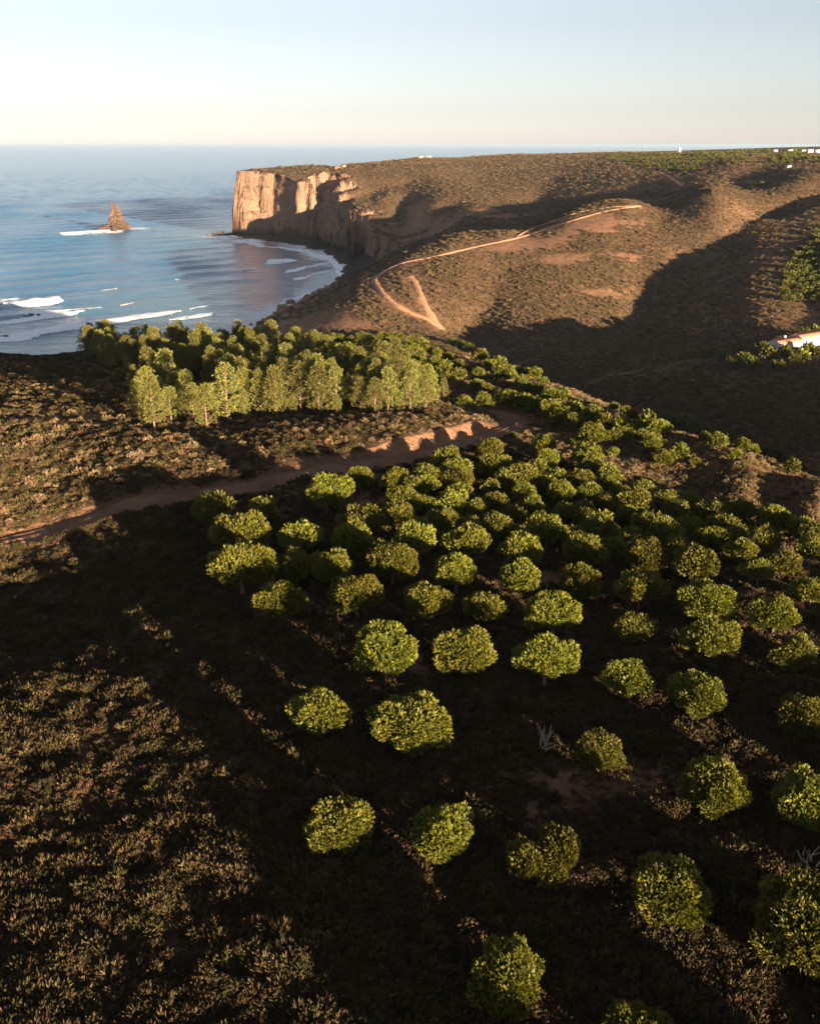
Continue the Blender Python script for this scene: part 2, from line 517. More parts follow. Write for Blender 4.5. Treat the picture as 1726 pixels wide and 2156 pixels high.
# ------------------------------------------------------------------ materials
def ground_material():
    t = NT('scrubland')
    p = t.pos()
    big = t.noise(p, 0.012, 5, 0.6)
    mid = t.noise(p, 0.16, 5, 0.65)
    fin = t.noise(p, 0.9, 5, 0.7)
    scrub = t.ramp(mid, [(0.30, (0.045, 0.033, 0.017)), (0.48, (0.110, 0.070, 0.036)), (0.62, (0.180, 0.108, 0.060)), (0.78, (0.120, 0.090, 0.038))])
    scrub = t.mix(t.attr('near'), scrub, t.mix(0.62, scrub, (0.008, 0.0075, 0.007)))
    scrub = t.mix(t.ramp(big, [(0.38, 0.0), (0.62, 0.55)]), scrub, (0.14, 0.075, 0.042))
    scrub = t.mix(t.ramp(fin, [(0.40, 0.75), (0.60, 0.0)]), scrub, (0.022, 0.018, 0.010))
    soil = t.mix(fin, (0.16, 0.075, 0.040), (0.30, 0.165, 0.10))
    c = t.mix(t.math('MULTIPLY', t.attr('soil'), t.ramp(mid, [(0.25, 0.4), (0.6, 1.0)]), True), scrub, soil)
    # rock of the cliffs: beds that lie a little tilted, streaks down the face
    mp = t.n('ShaderNodeMapping', Vector=p, Scale=(0.02, 0.02, 0.55), Rotation=(0.03, 0.05, 0))
    beds = t.noise(mp.outputs[0], 1.0, 6, 0.7, 0.4)
    mp2 = t.n('ShaderNodeMapping', Vector=p, Scale=(0.22, 0.22, 0.025))
    strk = t.noise(mp2.outputs[0], 1.0, 5, 0.6, 0.6)
    rock = t.ramp(beds, [(0.30, (0.15, 0.085, 0.055)), (0.46, (0.33, 0.20, 0.135)), (0.56, (0.24, 0.14, 0.092)), (0.70, (0.38, 0.25, 0.175))])
    rock = t.mix(t.ramp(strk, [(0.42, 0.35), (0.58, 0.0)]), rock, (0.20, 0.11, 0.070))
    c = t.mix(t.attr('rock'), c, rock)
    shore = t.mix(fin, (0.035, 0.026, 0.020), (0.075, 0.052, 0.038))
    c = t.mix(t.attr('beach'), c, shore)
    h = t.math('ADD', t.math('MULTIPLY', fin, 0.6), t.math('MULTIPLY', mid, 1.6))
    h = t.math('ADD', h, t.math('MULTIPLY', t.attr('rock'), t.math('ADD', t.math('MULTIPLY', beds, 3.5), t.math('MULTIPLY', strk, 2.5))))
    return t.done(c, 0.95, t.bump(h, 0.9, 1.3), 0.05)

def soil_material(name, a, b, scale=1.2, bump=0.25):
    t = NT(name)
    p = t.pos()
    n1 = t.noise(p, scale, 6, 0.7)
    n2 = t.noise(p, scale * 0.17, 4, 0.6)
    c = t.mix(n1, a, b)
    c = t.mix(t.ramp(n2, [(0.45, 0.0), (0.7, 0.6)]), c, tuple(q * 0.6 for q in a))
    return t.done(c, 0.95, t.bump(n1, 0.6, bump), 0.05)

def rock_material(name, a, b):
    t = NT(name)
    p = t.pos()
    mp = t.n('ShaderNodeMapping', Vector=p, Scale=(0.10, 0.10, 0.7), Rotation=(0.25, 0.3, 0))
    n1 = t.noise(mp.outputs[0], 1.0, 6, 0.7, 0.5)
    n2 = t.noise(p, 0.6, 5, 0.7)
    c = t.mix(t.ramp(n1, [(0.35, 0.0), (0.65, 1.0)]), a, b)
    h = t.math('ADD', n1, n2)
    return t.done(c, 0.9, t.bump(h, 0.9, 1.0), 0.1)

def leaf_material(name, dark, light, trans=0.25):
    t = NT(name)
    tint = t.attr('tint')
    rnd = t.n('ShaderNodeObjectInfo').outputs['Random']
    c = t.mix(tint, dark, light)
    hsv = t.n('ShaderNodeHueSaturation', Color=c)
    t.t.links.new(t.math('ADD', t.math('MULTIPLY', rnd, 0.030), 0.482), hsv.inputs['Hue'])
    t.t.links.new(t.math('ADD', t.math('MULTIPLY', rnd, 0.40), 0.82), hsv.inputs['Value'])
    b = t.n('ShaderNodeBsdfPrincipled', Roughness=0.55)
    b.inputs['Specular IOR Level'].default_value = 0.25
    t.t.links.new(hsv.outputs[0], b.inputs['Base Color'])
    tr = t.n('ShaderNodeBsdfTranslucent')
    t.t.links.new(hsv.outputs[0], tr.inputs['Color'])
    mx = t.n('ShaderNodeMixShader', Fac=trans)
    t.t.links.new(b.outputs[0], mx.inputs[1]); t.t.links.new(tr.outputs[0], mx.inputs[2])
    t.t.links.new(mx.outputs[0], t.out.inputs['Surface'])
    return t.m

def scrub_material(name, cols):
    t = NT(name)
    rnd = t.n('ShaderNodeObjectInfo').outputs['Random']
    tint = t.attr('tint')
    k = len(cols)
    c = t.ramp(rnd, [((i + 0.5) / k, col) for i, col in enumerate(cols)])
    c = t.mix(tint, t.mix(0.6, c, (0.012, 0.011, 0.010)), c)
    b = t.n('ShaderNodeBsdfPrincipled', Roughness=0.8)
    b.inputs['Specular IOR Level'].default_value = 0.1
    t.t.links.new(c, b.inputs['Base Color'])
    t.t.links.new(b.outputs[0], t.out.inputs['Surface'])
    return t.m

def plain_material(name, col, rough=0.8, vary=0.25, scale=2.0):
    t = NT(name)
    n = t.noise(t.pos(), scale, 5, 0.65)
    c = t.mix(n, tuple(q * (1 - vary) for q in col), tuple(min(1, q * (1 + vary)) for q in col))
    return t.done(c, rough, t.bump(n, 0.3, 0.05))

def sea_material():
    t = NT('sea_water')
    p = t.pos()
    mp = t.n('ShaderNodeMapping', Vector=p, Rotation=(0, 0, math.radians(-45)), Scale=(0.35, 1.0, 1.0))
    n1 = t.noise(mp.outputs[0], 0.11, 6, 0.65, 0.3)
    n2 = t.noise(mp.outputs[0], 0.02, 4, 0.6)
    shallow = t.attr('shallow')
    c = t.mix(n2, (0.024, 0.100, 0.200), (0.036, 0.140, 0.260))
    c = t.mix(shallow, c, (0.05, 0.12, 0.15))
    foam = t.math('MULTIPLY', t.attr('foam'), t.ramp(t.noise(p, 0.35, 6, 0.7), [(0.35, 0.0), (0.55, 1.0)]), True)
    c = t.mix(foam, c, (0.75, 0.78, 0.80))
    r = t.math('ADD', t.math('MULTIPLY', foam, 0.6), 0.16)
    return t.done(c, r, t.bump(n1, 0.9, 3.0, t.bump(n2, 0.45, 10.0)), 0.5)

M_GROUND = ground_material()
M_ROAD = soil_material('road_earth', (0.12, 0.065, 0.042), (0.22, 0.125, 0.080))
M_PATH = soil_material('path_earth', (0.34, 0.17, 0.095), (0.48, 0.27, 0.16), 0.4)
M_STACK = rock_material('stack_rock', (0.045, 0.030, 0.022), (0.16, 0.10, 0.070))
M_CAPE = rock_material('shore_rock', (0.10, 0.06, 0.04), (0.36, 0.21, 0.13))
M_BARK = plain_material('pine_bark', (0.16, 0.10, 0.07), 0.9, 0.4, 6.0)
M_PINE = leaf_material('stone_pine_needles', (0.050, 0.056, 0.007), (0.190, 0.178, 0.018), 0.18)
M_WOOD = leaf_material('maritime_pine_needles', (0.068, 0.072, 0.015), (0.205, 0.190, 0.042), 0.24)
M_FARTREE = leaf_material('distant_tree_leaves', (0.05, 0.06, 0.015), (0.11, 0.115, 0.03), 0.15)
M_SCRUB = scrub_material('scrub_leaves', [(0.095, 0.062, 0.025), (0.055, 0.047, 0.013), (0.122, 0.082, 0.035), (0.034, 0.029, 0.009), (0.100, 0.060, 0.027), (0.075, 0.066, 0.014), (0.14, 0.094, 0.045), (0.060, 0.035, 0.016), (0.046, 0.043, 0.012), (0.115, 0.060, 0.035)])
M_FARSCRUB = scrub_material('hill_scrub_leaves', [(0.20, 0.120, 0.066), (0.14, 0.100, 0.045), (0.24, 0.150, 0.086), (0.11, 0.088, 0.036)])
M_DRY = scrub_material('dry_grass_blades', [(0.24, 0.16, 0.082), (0.16, 0.105, 0.05), (0.30, 0.205, 0.115), (0.14, 0.12, 0.038), (0.25, 0.15, 0.075)])
M_SEA = sea_material()
def foam_material():
    t = NT('foam')
    p = t.pos()
    n = t.math('ADD', t.math('MULTIPLY', t.noise(p, 0.22, 6, 0.75, 0.6), 0.7), t.math('MULTIPLY', t.noise(p, 1.1, 4, 0.7), 0.3))
    a = t.ramp(t.math('SUBTRACT', t.math('ADD', n, 0.30), t.math('MULTIPLY', t.attr('edge'), 0.30)), [(0.42, 0.0), (0.58, 1.0)])
    b = t.n('ShaderNodeBsdfPrincipled', Roughness=0.7)
    b.inputs['Base Color'].default_value = (0.80, 0.82, 0.84, 1)
    tr = t.n('ShaderNodeBsdfTransparent')
    mx = t.n('ShaderNodeMixShader', Fac=a)
    t.t.links.new(tr.outputs[0], mx.inputs[1]); t.t.links.new(b.outputs[0], mx.inputs[2])
    t.t.links.new(mx.outputs[0], t.out.inputs['Surface'])
    return t.m
M_FOAM = foam_material()
M_WHITE = plain_material('whitewash', (0.50, 0.50, 0.485), 0.8, 0.05)
M_TILE = plain_material('roof_tiles', (0.36, 0.15, 0.09), 0.85, 0.3, 1.5)
M_GLASS = plain_material('dark_window', (0.03, 0.035, 0.04), 0.2, 0.1)
M_STONE = plain_material('old_stone', (0.40, 0.26, 0.17), 0.9, 0.3, 0.8)

# ------------------------------------------------------------------ ground
PATHS = [  # direction and width of each track on the middle hill
    ([(1345, 434), (1300, 440), (1250, 451), (1180, 472), (1100, 498), (1000, 520), (900, 543), (850, 553), (812, 570), (790, 588), (797, 606), (825, 636), (868, 660), (900, 672), (926, 690)], 7.0),
    ([(862, 582), (878, 604), (893, 640), (912, 672), (930, 695)], 8.5),
    ([(1165, 466), (1135, 476), (1105, 488), (1082, 503)], 4.5),
    ([(1345, 434), (1290, 436), (1220, 447), (1170, 464)], 3.5),
    ([(1385, 362), (1412, 374), (1436, 391)], 6.0),
    ([(1235, 806), (1300, 790), (1400, 770), (1470, 757)], 1.6),
]
PATH3 = []
for pts, w in PATHS:
    q = smooth_line(np.array(pts, float), 8)
    PATH3.append((first_hit(q[:, 0], q[:, 1]), w))

def build_ground():
    th_d = np.linspace(-31, 31, 640)
    th_c1 = -31 - np.cumsum(np.geomspace(0.15, 14, 34)); th_c1 = th_c1[th_c1 > -178]
    th_c2 = -th_c1
    th = np.radians(np.concatenate([th_c1[::-1], th_d, th_c2]))
    R = np.concatenate([np.geomspace(6, 1050, 1000, endpoint=False), np.geomspace(1050, 1750, 500, endpoint=False), np.geomspace(1750, 5200, 120)])
    X = np.sin(th)[:, None] * R; Y = np.cos(th)[:, None] * R
    Z = height(X.ravel(), Y.ravel(), False).reshape(X.shape)
    lr = np.log(R)
    dl = np.diff(lr)[None]
    dz = np.abs(np.diff(Z, axis=1)) / R[1:]
    w = 0.30 * dl + 2.5 * np.minimum(dz, 0.02)
    c_ = np.where(R < 210)[0][-1]
    xr, yr = X[:, 1:c_ + 1], Y[:, 1:c_ + 1]
    m_ = (xr > -40) & (xr < 40) & (yr > 90)
    dd_ = np.full(xr.shape, 99.0)
    dd_[m_] = seg_dist(xr[m_], yr[m_], ROAD[::2])[0]
    w[:, :c_] += 1.6 * dl[:, :c_] * sstep(6.5, 3.0, dd_)
    w = np.where((np.abs(np.degrees(th)) < 33)[:, None], w, 0.30 * dl + 0.2 * dz)
    cum = np.concatenate([np.zeros((len(th), 1)), np.cumsum(w, 1)], 1)
    cum /= cum[:, -1:]
    k = 4
    pad = np.pad(cum, ((k, k), (0, 0)), 'edge')
    cum = sum(pad[i:i + len(th)] for i in range(2 * k + 1)) / (2 * k + 1)
    NR = 900
    tgt = np.linspace(0, 1, NR)
    RR = np.stack([np.exp(np.interp(tgt, cum[i], lr)) for i in range(len(th))])
    X = np.sin(th)[:, None] * RR; Y = np.cos(th)[:, None] * RR
    x = X.ravel(); y = Y.ravel()
    z = height(x, y)
    # cracks, ledges and blocks of the sea cliff, pushed in and out of the face
    f_ = (y > 1000) & (y < 1560) & (z > 3) & (x < 60)
    e_ = 1.5
    s_ = np.zeros(len(x))
    s_[f_] = np.hypot(height(x[f_] + e_, y[f_], False) - height(x[f_] - e_, y[f_], False), height(x[f_], y[f_] + e_, False) - height(x[f_], y[f_] - e_, False)) / (2 * e_)
    k_ = sstep(1.0, 2.5, s_)
    q_ = fbm(x + 0.4 * y, z * 1.7, 26, 3, 201) * 5 + fbm(x + 0.4 * y, z * 2.4, 8, 3, 203) * 2.6 + np.round(fbm(x * 0.2, z + 0.12 * x, 5.0, 2, 205) * 4) / 4 * 1.6
    x = x - 0.3 * q_ * k_; y = y - q_ * k_
    V = np.stack([x, y, z], 1)
    nc = NR
    Fc = grid_faces(len(th), nc)
    # leave out deep sea bed
    deep = (z < -3.0)
    keep = ~deep[Fc].all(1)
    Fc = Fc[keep]
    me = new_mesh('ground', V, Fc[:, ::-1], smooth=True)
    # what lies where
    Zg = z.reshape(X.shape)
    e = 1.5
    sl = np.zeros(len(x))
    far = (y > 450) & (z > -3)
    hx = height(x[far] + e, y[far], False) - height(x[far] - e, y[far], False)
    hy = height(x[far], y[far] + e, False) - height(x[far], y[far] - e, False)
    sl[far] = np.hypot(hx, hy) / (2 * e)
    sd = np.full(len(x), 999.0)
    sd[far] = coast_sd(x[far], y[far])
    rock = sstep(0.62, 1.1, sl) * sstep(300, 120, sd)
    capew = sstep(880, 820, y) * sstep(560, 600, y) * sstep(60, 20, sd)
    rock = np.maximum(rock, 0.9 * capew)
    soil = sstep(0.30, 0.8, fbm(x, y, 45, 5, 21, 0.6) + 0.25) * 0.45 * (y > 450)
    soil = np.maximum(soil, sstep(0.40, 0.6, sl) * sstep(240, 100, sd))
    soil = np.maximum(soil, bare(x, y) * 0.95)
    for P, wd in PATH3:
        m = (x > P[:, 0].min() - 40) & (x < P[:, 0].max() + 40) & (y > P[:, 1].min() - 40) & (y < P[:, 1].max() + 40)
        if m.any():
            d, _, _ = seg_dist(x[m], y[m], P)
            soil[m] = np.maximum(soil[m], 0.75 * np.exp(-(d / (wd * 1.3)) ** 2))
    nr = np.hypot(x, y) < 260
    d, t, side = seg_dist(x[nr], y[nr], ROAD)
    cut = sstep(0.50, 0.60, t) * (1 - sstep(0.77, 0.84, t))
    sdr = d * side
    soil[nr] = np.maximum(soil[nr], np.exp(-(d / 3.2) ** 2) * 0.8)
    soil[nr] = np.maximum(soil[nr], cut * sstep(1.0, 1.8, sdr) * (1 - sstep(3.4, 4.4, sdr)))
    soil[nr] = np.maximum(soil[nr], 0.55 * sstep(0.25, 0.5, fbm(x[nr], y[nr], 14, 4, 41)))
    beach = sstep(7.5, 3.5, z) * (y > 500) * sstep(80, 40, sd)
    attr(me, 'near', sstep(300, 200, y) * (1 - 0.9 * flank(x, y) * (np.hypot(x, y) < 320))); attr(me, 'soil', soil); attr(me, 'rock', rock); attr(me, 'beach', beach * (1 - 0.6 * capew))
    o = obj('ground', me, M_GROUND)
    o['kind'] = 'structure'
    return o

build_ground()

def ribbon(name, P, width, mat, lift, n_across=5, wob=0.25, seed=0):
    P = np.asarray(P)[:, :2]
    seg = np.hypot(*np.diff(P, axis=0).T)
    cum = np.concatenate([[0], np.cumsum(seg)])
    n = max(8, int(cum[-1] / max(0.8, width * 0.35)))
    s = np.linspace(0, cum[-1], n)
    Q = np.stack([np.interp(s, cum, P[:, 0]), np.interp(s, cum, P[:, 1])], 1)
    T = np.gradient(Q, axis=0); T /= np.linalg.norm(T, axis=1)[:, None] + 1e-9
    N = np.stack([-T[:, 1], T[:, 0]], 1)
    a = np.linspace(-0.5, 0.5, n_across)
    wl = width * (1 + wob * 2 * fbm(s, s * 0 + seed, width * 1.3, 3, 5 + seed))
    wr = width * (1 + wob * 2 * fbm(s, s * 0 + seed + 9, width * 1.3, 3, 8 + seed))
    W_ = np.where(a[None] < 0, wl[:, None], wr[:, None]) * a[None]
    X = Q[:, 0:1] + N[:, 0:1] * W_; Y = Q[:, 1:2] + N[:, 1:2] * W_
    Z = height(X.ravel(), Y.ravel()).reshape(X.shape) + lift
    if n_across >= 9:                  # two wheel ruts
        Z += (0.10 * np.array([0, 0.4, -0.9, -0.9, 0.5, 0.8, 0.5, -0.9, -0.9, 0.4, 0]))[None] * (1 + fbm(X, Y, 4, 3, 19))
    Z[:, 0] -= lift + 0.1; Z[:, -1] -= lift + 0.1
    me = new_mesh(name, np.stack([X.ravel(), Y.ravel(), Z.ravel()], 1), grid_faces(n, n_across)[:, ::-1], smooth=True)
    o = obj(name, me, mat)
    o['kind'] = 'structure'
    return o

ribbon('dirt_road', ROAD, 3.0, M_ROAD, 0.12, 11, 0.35)
for i, (P, w) in enumerate(PATH3):
    ribbon('dirt_track', P, w * 0.62, M_PATH if w > 2 else M_ROAD, 0.45, 5, 0.3, i)

# ------------------------------------------------------------------ sea
def sea_height(x, y):
    r = np.hypot(x, y)
    sd = -coast_sd(x, y)
    wx = x + fbm(x, y, 260, 3, 61) * 70; wy = y + fbm(x, y, 260, 3, 62) * 70
    ph = (wx * 0.68 - wy * 0.73)
    env = 0.55 + 0.9 * np.clip(fbm(x, y, 170, 3, 64) + 0.35, 0, 1)
    s1 = np.sin(ph / 58 * 6.283)
    s2 = np.sin((wx * 0.55 - wy * 0.83) / 31 * 6.283 + 1.0)
    calm = sstep(0, 220, sd) * 0.75 + 0.25
    a = calm * (1 - sstep(3000, 9000, r))
    z = a * env * 1.5 * (0.75 * (np.exp(1.6 * (s1 - 1)) * 2 - 0.6) + 0.22 * s2) + a * fbm(x, y, 9, 3, 66) * 0.35
    return z, sd

def build_sea():
    th = np.radians(np.concatenate([np.linspace(-75, -32, 60, endpoint=False), np.linspace(-32, 2, 520, endpoint=False), np.linspace(2, 60, 60)]))
    R = np.concatenate([np.geomspace(430, 2600, 560, endpoint=False), np.geomspace(2600, 9000, 150, endpoint=False), np.geomspace(9000, 90000, 40)])
    X = np.sin(th)[:, None] * R; Y = np.cos(th)[:, None] * R
    x, y = X.ravel(), Y.ravel()
    z, sd = sea_height(x, y)
    Fc = grid_faces(len(th), len(R))
    inland = (sd < -45)
    Fc = Fc[~inland[Fc].all(1)]
    me = new_mesh('sea', np.stack([x, y, z], 1), Fc[:, ::-1], smooth=True)
    attr(me, 'shallow', sstep(260, 10, sd) * 0.8)
    surf = sstep(30, 2, sd + fbm(x, y, 30, 3, 71) * 26) * 0.9
    attr(me, 'foam', surf)
    o = obj('sea', me, M_SEA)
    o['kind'] = 'structure'

build_sea()

# ------------------------------------------------------------------ foliage building blocks
def unit(v):
    return v / (np.linalg.norm(v, axis=-1, keepdims=True) + 1e-9)

def tufts(P, D, size, blades, spread, width, rg, tint=None):
    """needle tufts: leaf-shaped blades fanned round the axis D at each P"""
    n = len(P)
    if np.isscalar(size):
        size = np.full(n, size)
    d = unit(np.repeat(D, blades, 0) + rg.normal(0, spread, (n * blades, 3)))
    b = np.repeat(P, blades, 0)
    s = np.repeat(size, blades)[:, None] * rg.uniform(0.7, 1.2, (n * blades, 1))
    side = unit(np.cross(d, rg.normal(size=(n * blades, 3)))) * s * width * 0.5
    mid = b + d * s * 0.55
    V = np.stack([b - d * s * 0.15, mid - side, b + d * s, mid + side], 1).reshape(-1, 3)
    Fc = np.arange(len(V)).reshape(-1, 4)
    if tint is None:
        tint = rg.uniform(0, 1, n)
    tv = np.repeat(np.clip(np.repeat(tint, blades) + rg.normal(0, 0.12, n * blades), 0, 1), 4)
    return V, Fc, tv

def fib(n, rg):
    i = np.arange(n) + 0.5
    ph = np.arccos(1 - 2 * i / n); th = math.pi * (1 + 5 ** 0.5) * i
    v = np.stack([np.cos(th) * np.sin(ph), np.sin(th) * np.sin(ph), np.cos(ph)], 1)
    return unit(v + rg.normal(0, 0.5 / math.sqrt(n), v.shape))

def tube(path, radii, sides=6):
    path = np.asarray(path, float); n = len(path)
    T = unit(np.gradient(path, axis=0))
    ref = np.where(np.abs(T[:, 2:3]) > 0.9, np.array([[1.0, 0, 0]]), np.array([[0, 0, 1.0]]))
    U = unit(np.cross(T, ref)); Wv = np.cross(T, U)
    a = np.linspace(0, 2 * math.pi, sides, endpoint=False)
    V = path[:, None] + (np.cos(a)[None, :, None] * U[:, None] + np.sin(a)[None, :, None] * Wv[:, None]) * np.asarray(radii)[:, None, None]
    return V.reshape(-1, 3), grid_faces(n, sides, True)

def join(parts):
    V, Fc, k = [], [], 0
    for v, f in parts:
        V.append(v); Fc.append(f + k); k += len(v)
    return np.concatenate(V), np.concatenate(Fc)

def stone_pine(rg, n, blades, size, lobes=1):
    """crown of unit radius standing on a trunk: returns crown mesh, trunk mesh"""
    cents = []
    if lobes == 1:
        cents = [(np.zeros(3), 1.0)]
    else:
        cents = [(np.array([-0.48, 0.0, -0.02]), 0.62), (np.array([0.50, 0.12, 0.06]), 0.66), (np.array([0.1, -0.3, -0.25]), 0.5)]
    VV, FF, TT = [], [], []
    k = 0
    H0 = 0.88                                       # height of the crown's middle
    for c, rad in cents:
        m = int(n * rad ** 2)
        nb = 26 if n > 200 else 16
        bd = fib(nb, rg); bd = bd[(bd[:, 2] > -0.72) & (rg.uniform(size=nb) > 0.10)]
        bc = bd * rg.uniform(0.50, 0.84, (len(bd), 1)); bc[:, 2] *= np.where(bd[:, 2] > 0, rg.uniform(0.58, 0.80), 0.46)
        br = rg.uniform(0.22, 0.42, len(bd)) * (1.0 if n > 200 else 1.15)
        per = int(m * 2.1 / len(bd))
        PP, DD = [], []
        for q in range(len(bd)):
            d = fib(per, rg)
            P = bc[q] + d * br[q] * np.array([1, 1, 0.85]) * rg.uniform(0.85, 1.06, (per, 1))
            ok = (d @ bd[q] > -0.35)
            for o_ in range(len(bd)):
                if o_ != q:
                    ok &= ((P - bc[o_]) ** 2).sum(1) > (0.86 * br[o_]) ** 2
            PP.append(P[ok]); DD.append(unit(d[ok] * 0.75 + bd[q] * 0.35))
        P = np.concatenate(PP) * rad; dd = np.concatenate(DD)
        D = unit(dd * np.array([0.8, 0.8, 0.7]) + np.array([0, 0, 0.7]))
        P = P + c + np.array([0, 0, H0])
        V, Fc, tv = tufts(P - D * size * 0.35, D, size * 0.82 * rg.uniform(0.7, 1.3, len(P)), blades, 0.26, 0.20, rg)
        VV.append(V); FF.append(Fc + k); TT.append(tv); k += len(V)
        # inner mass of twigs and needles
        m2 = int(m * 0.8)
        d2 = fib(m2, rg)
        P2 = d2 * rg.uniform(0.40, 0.76, m2)[:, None]; P2[:, 2] *= np.where(d2[:, 2] > 0, 0.66, 0.34)
        P2 = P2 * rad + c + np.array([0, 0, H0])
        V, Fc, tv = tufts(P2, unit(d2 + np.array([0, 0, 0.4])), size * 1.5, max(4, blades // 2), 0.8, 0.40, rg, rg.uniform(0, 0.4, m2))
        VV.append(V); FF.append(Fc + k); TT.append(tv); k += len(V)
    me = new_mesh('crown', np.concatenate(VV), np.concatenate(FF))
    attr(me, 'tint', np.concatenate(TT))
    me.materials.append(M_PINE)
    parts = [tube([(0, 0, -0.25), (0.02, 0.0, 0.3), (0.0, 0.03, 0.55), (0.03, 0.0, 0.95)], [0.085, 0.065, 0.055, 0.03], 7)]
    for i in range(7):
        a = i * 0.9 + rg.uniform(0, 0.5); q = rg.uniform(0.5, 0.8)
        e = np.array([math.cos(a) * q, math.sin(a) * q, rg.uniform(0.70, 1.0)])
        b = np.array([0.0, 0.02, rg.uniform(0.32, 0.58)])
        mpt = (b + e) / 2 + np.array([0, 0, -0.06])
        parts.append(tube([b, mpt, e], [0.036, 0.026, 0.012], 5))
    V, Fc = join(parts)
    tr = new_mesh('trunk', V, Fc, smooth=True)
    tr.materials.append(M_BARK)
    return me, tr

def maritime_pine(rg, dens=1.0):
    """a taller pine with foliage in loose clumps; height 1"""
    VV, FF, TT, k = [], [], [], 0
    parts = [tube([(0, 0, -0.05), (0.012, 0, 0.3), (0.0, 0.012, 0.65), (0.0, 0.0, 0.97)], [0.018, 0.014, 0.010, 0.004], 6)]
    nl = 52
    for i in range(nl):
        h = 0.13 + 0.85 * (i / (nl - 1)) ** 0.9
        env = rg.uniform(0.75, 1.15) * 0.25 * (1 - max(0, (h - 0.40) / 0.62)) ** 0.65 * min(1, 0.5 + (h - 0.13) / 0.3)
        a = i * 2.4 + rg.uniform(-0.4, 0.4)
        q = env * rg.uniform(0.45, 1.0)
        c = np.array([math.cos(a) * q, math.sin(a) * q, h])
        if rg.uniform() < (0.35 if h < 0.35 else 0.12):
            continue
        cr = rg.uniform(0.042, 0.068)
        m = int(20 * dens)
        d = fib(m, rg)
        P = c + d * cr * rg.uniform(0.5, 1.25, m)[:, None] * np.array([1, 1, 0.85])
        D = unit(d * 0.8 + np.array([math.cos(a) * 0.2, math.sin(a) * 0.2, 0.7]))
        V, Fc, tv = tufts(P, D, 0.040, 9, 0.38, 0.20, rg, np.clip(rg.normal(0.55, 0.25, m), 0, 1))
        VV.append(V); FF.append(Fc + k); TT.append(tv); k += len(V)
        b = np.array([0, 0, h - 0.06])
        parts.append(tube([b, (b + c) / 2 + np.array([0, 0, -0.004]), c], [0.006, 0.0045, 0.002], 4))
    me = new_mesh('crown', np.concatenate(VV), np.concatenate(FF))
    attr(me, 'tint', np.concatenate(TT))
    me.materials.append(M_WOOD)
    V, Fc = join(parts)
    tr = new_mesh('trunk', V, Fc, smooth=True)
    tr.materials.append(M_BARK)
    return me, tr

def shrub_mesh(rg, kind, mat):
    """a small bush, about one unit across"""
    if kind == 0:      # heath with upright sprays
        n = 40
        a = rg.uniform(0, 6.28, n); q = np.sqrt(rg.uniform(0, 1, n)) * 0.42
        P = np.stack([np.cos(a) * q, np.sin(a) * q, rg.uniform(0.05, 0.42, n) * (1 - q)], 1)
        D = unit(P * np.array([1.2, 1.2, 0]) + np.array([0, 0, 0.6]))
        V, Fc, tv = tufts(P, D, rg.uniform(0.14, 0.30, n), 8, 0.35, 0.15, rg)
    elif kind == 1:    # rounded leafy bush
        n = 64
        d = fib(n, rg); d[:, 2] = np.abs(d[:, 2])
        P = d * np.array([0.42, 0.42, 0.40]) * rg.uniform(0.7, 1.05, (n, 1))
        V, Fc, tv = tufts(P, unit(d + np.array([0, 0, 0.5])), 0.12, 6, 0.5, 0.34, rg)
    elif kind == 2:    # dry grassy tussock
        n = 14
        a = rg.uniform(0, 6.28, n); q = rg.uniform(0, 0.2, n)
        P = np.stack([np.cos(a) * q, np.sin(a) * q, q * 0], 1)
        D = unit(P * 2.2 + np.array([0, 0, 0.5]))
        V, Fc, tv = tufts(P, D, rg.uniform(0.28, 0.5, n), 8, 0.35, 0.055, rg)
    else:              # sprawling low mat
        n = 34
        a = rg.uniform(0, 6.28, n); q = np.sqrt(rg.uniform(0, 1, n)) * 0.6
        P = np.stack([np.cos(a) * q, np.sin(a) * q, 0.12 * (1 - q) + 0.03], 1)
        D = unit(np.stack([np.cos(a) * 0.5, np.sin(a) * 0.5, np.full(n, 0.6)], 1))
        V, Fc, tv = tufts(P, D, 0.20, 6, 0.5, 0.22, rg)
    me = new_mesh('bush', V, Fc)
    attr(me, 'tint', tv)
    me.materials.append(mat)
    return me

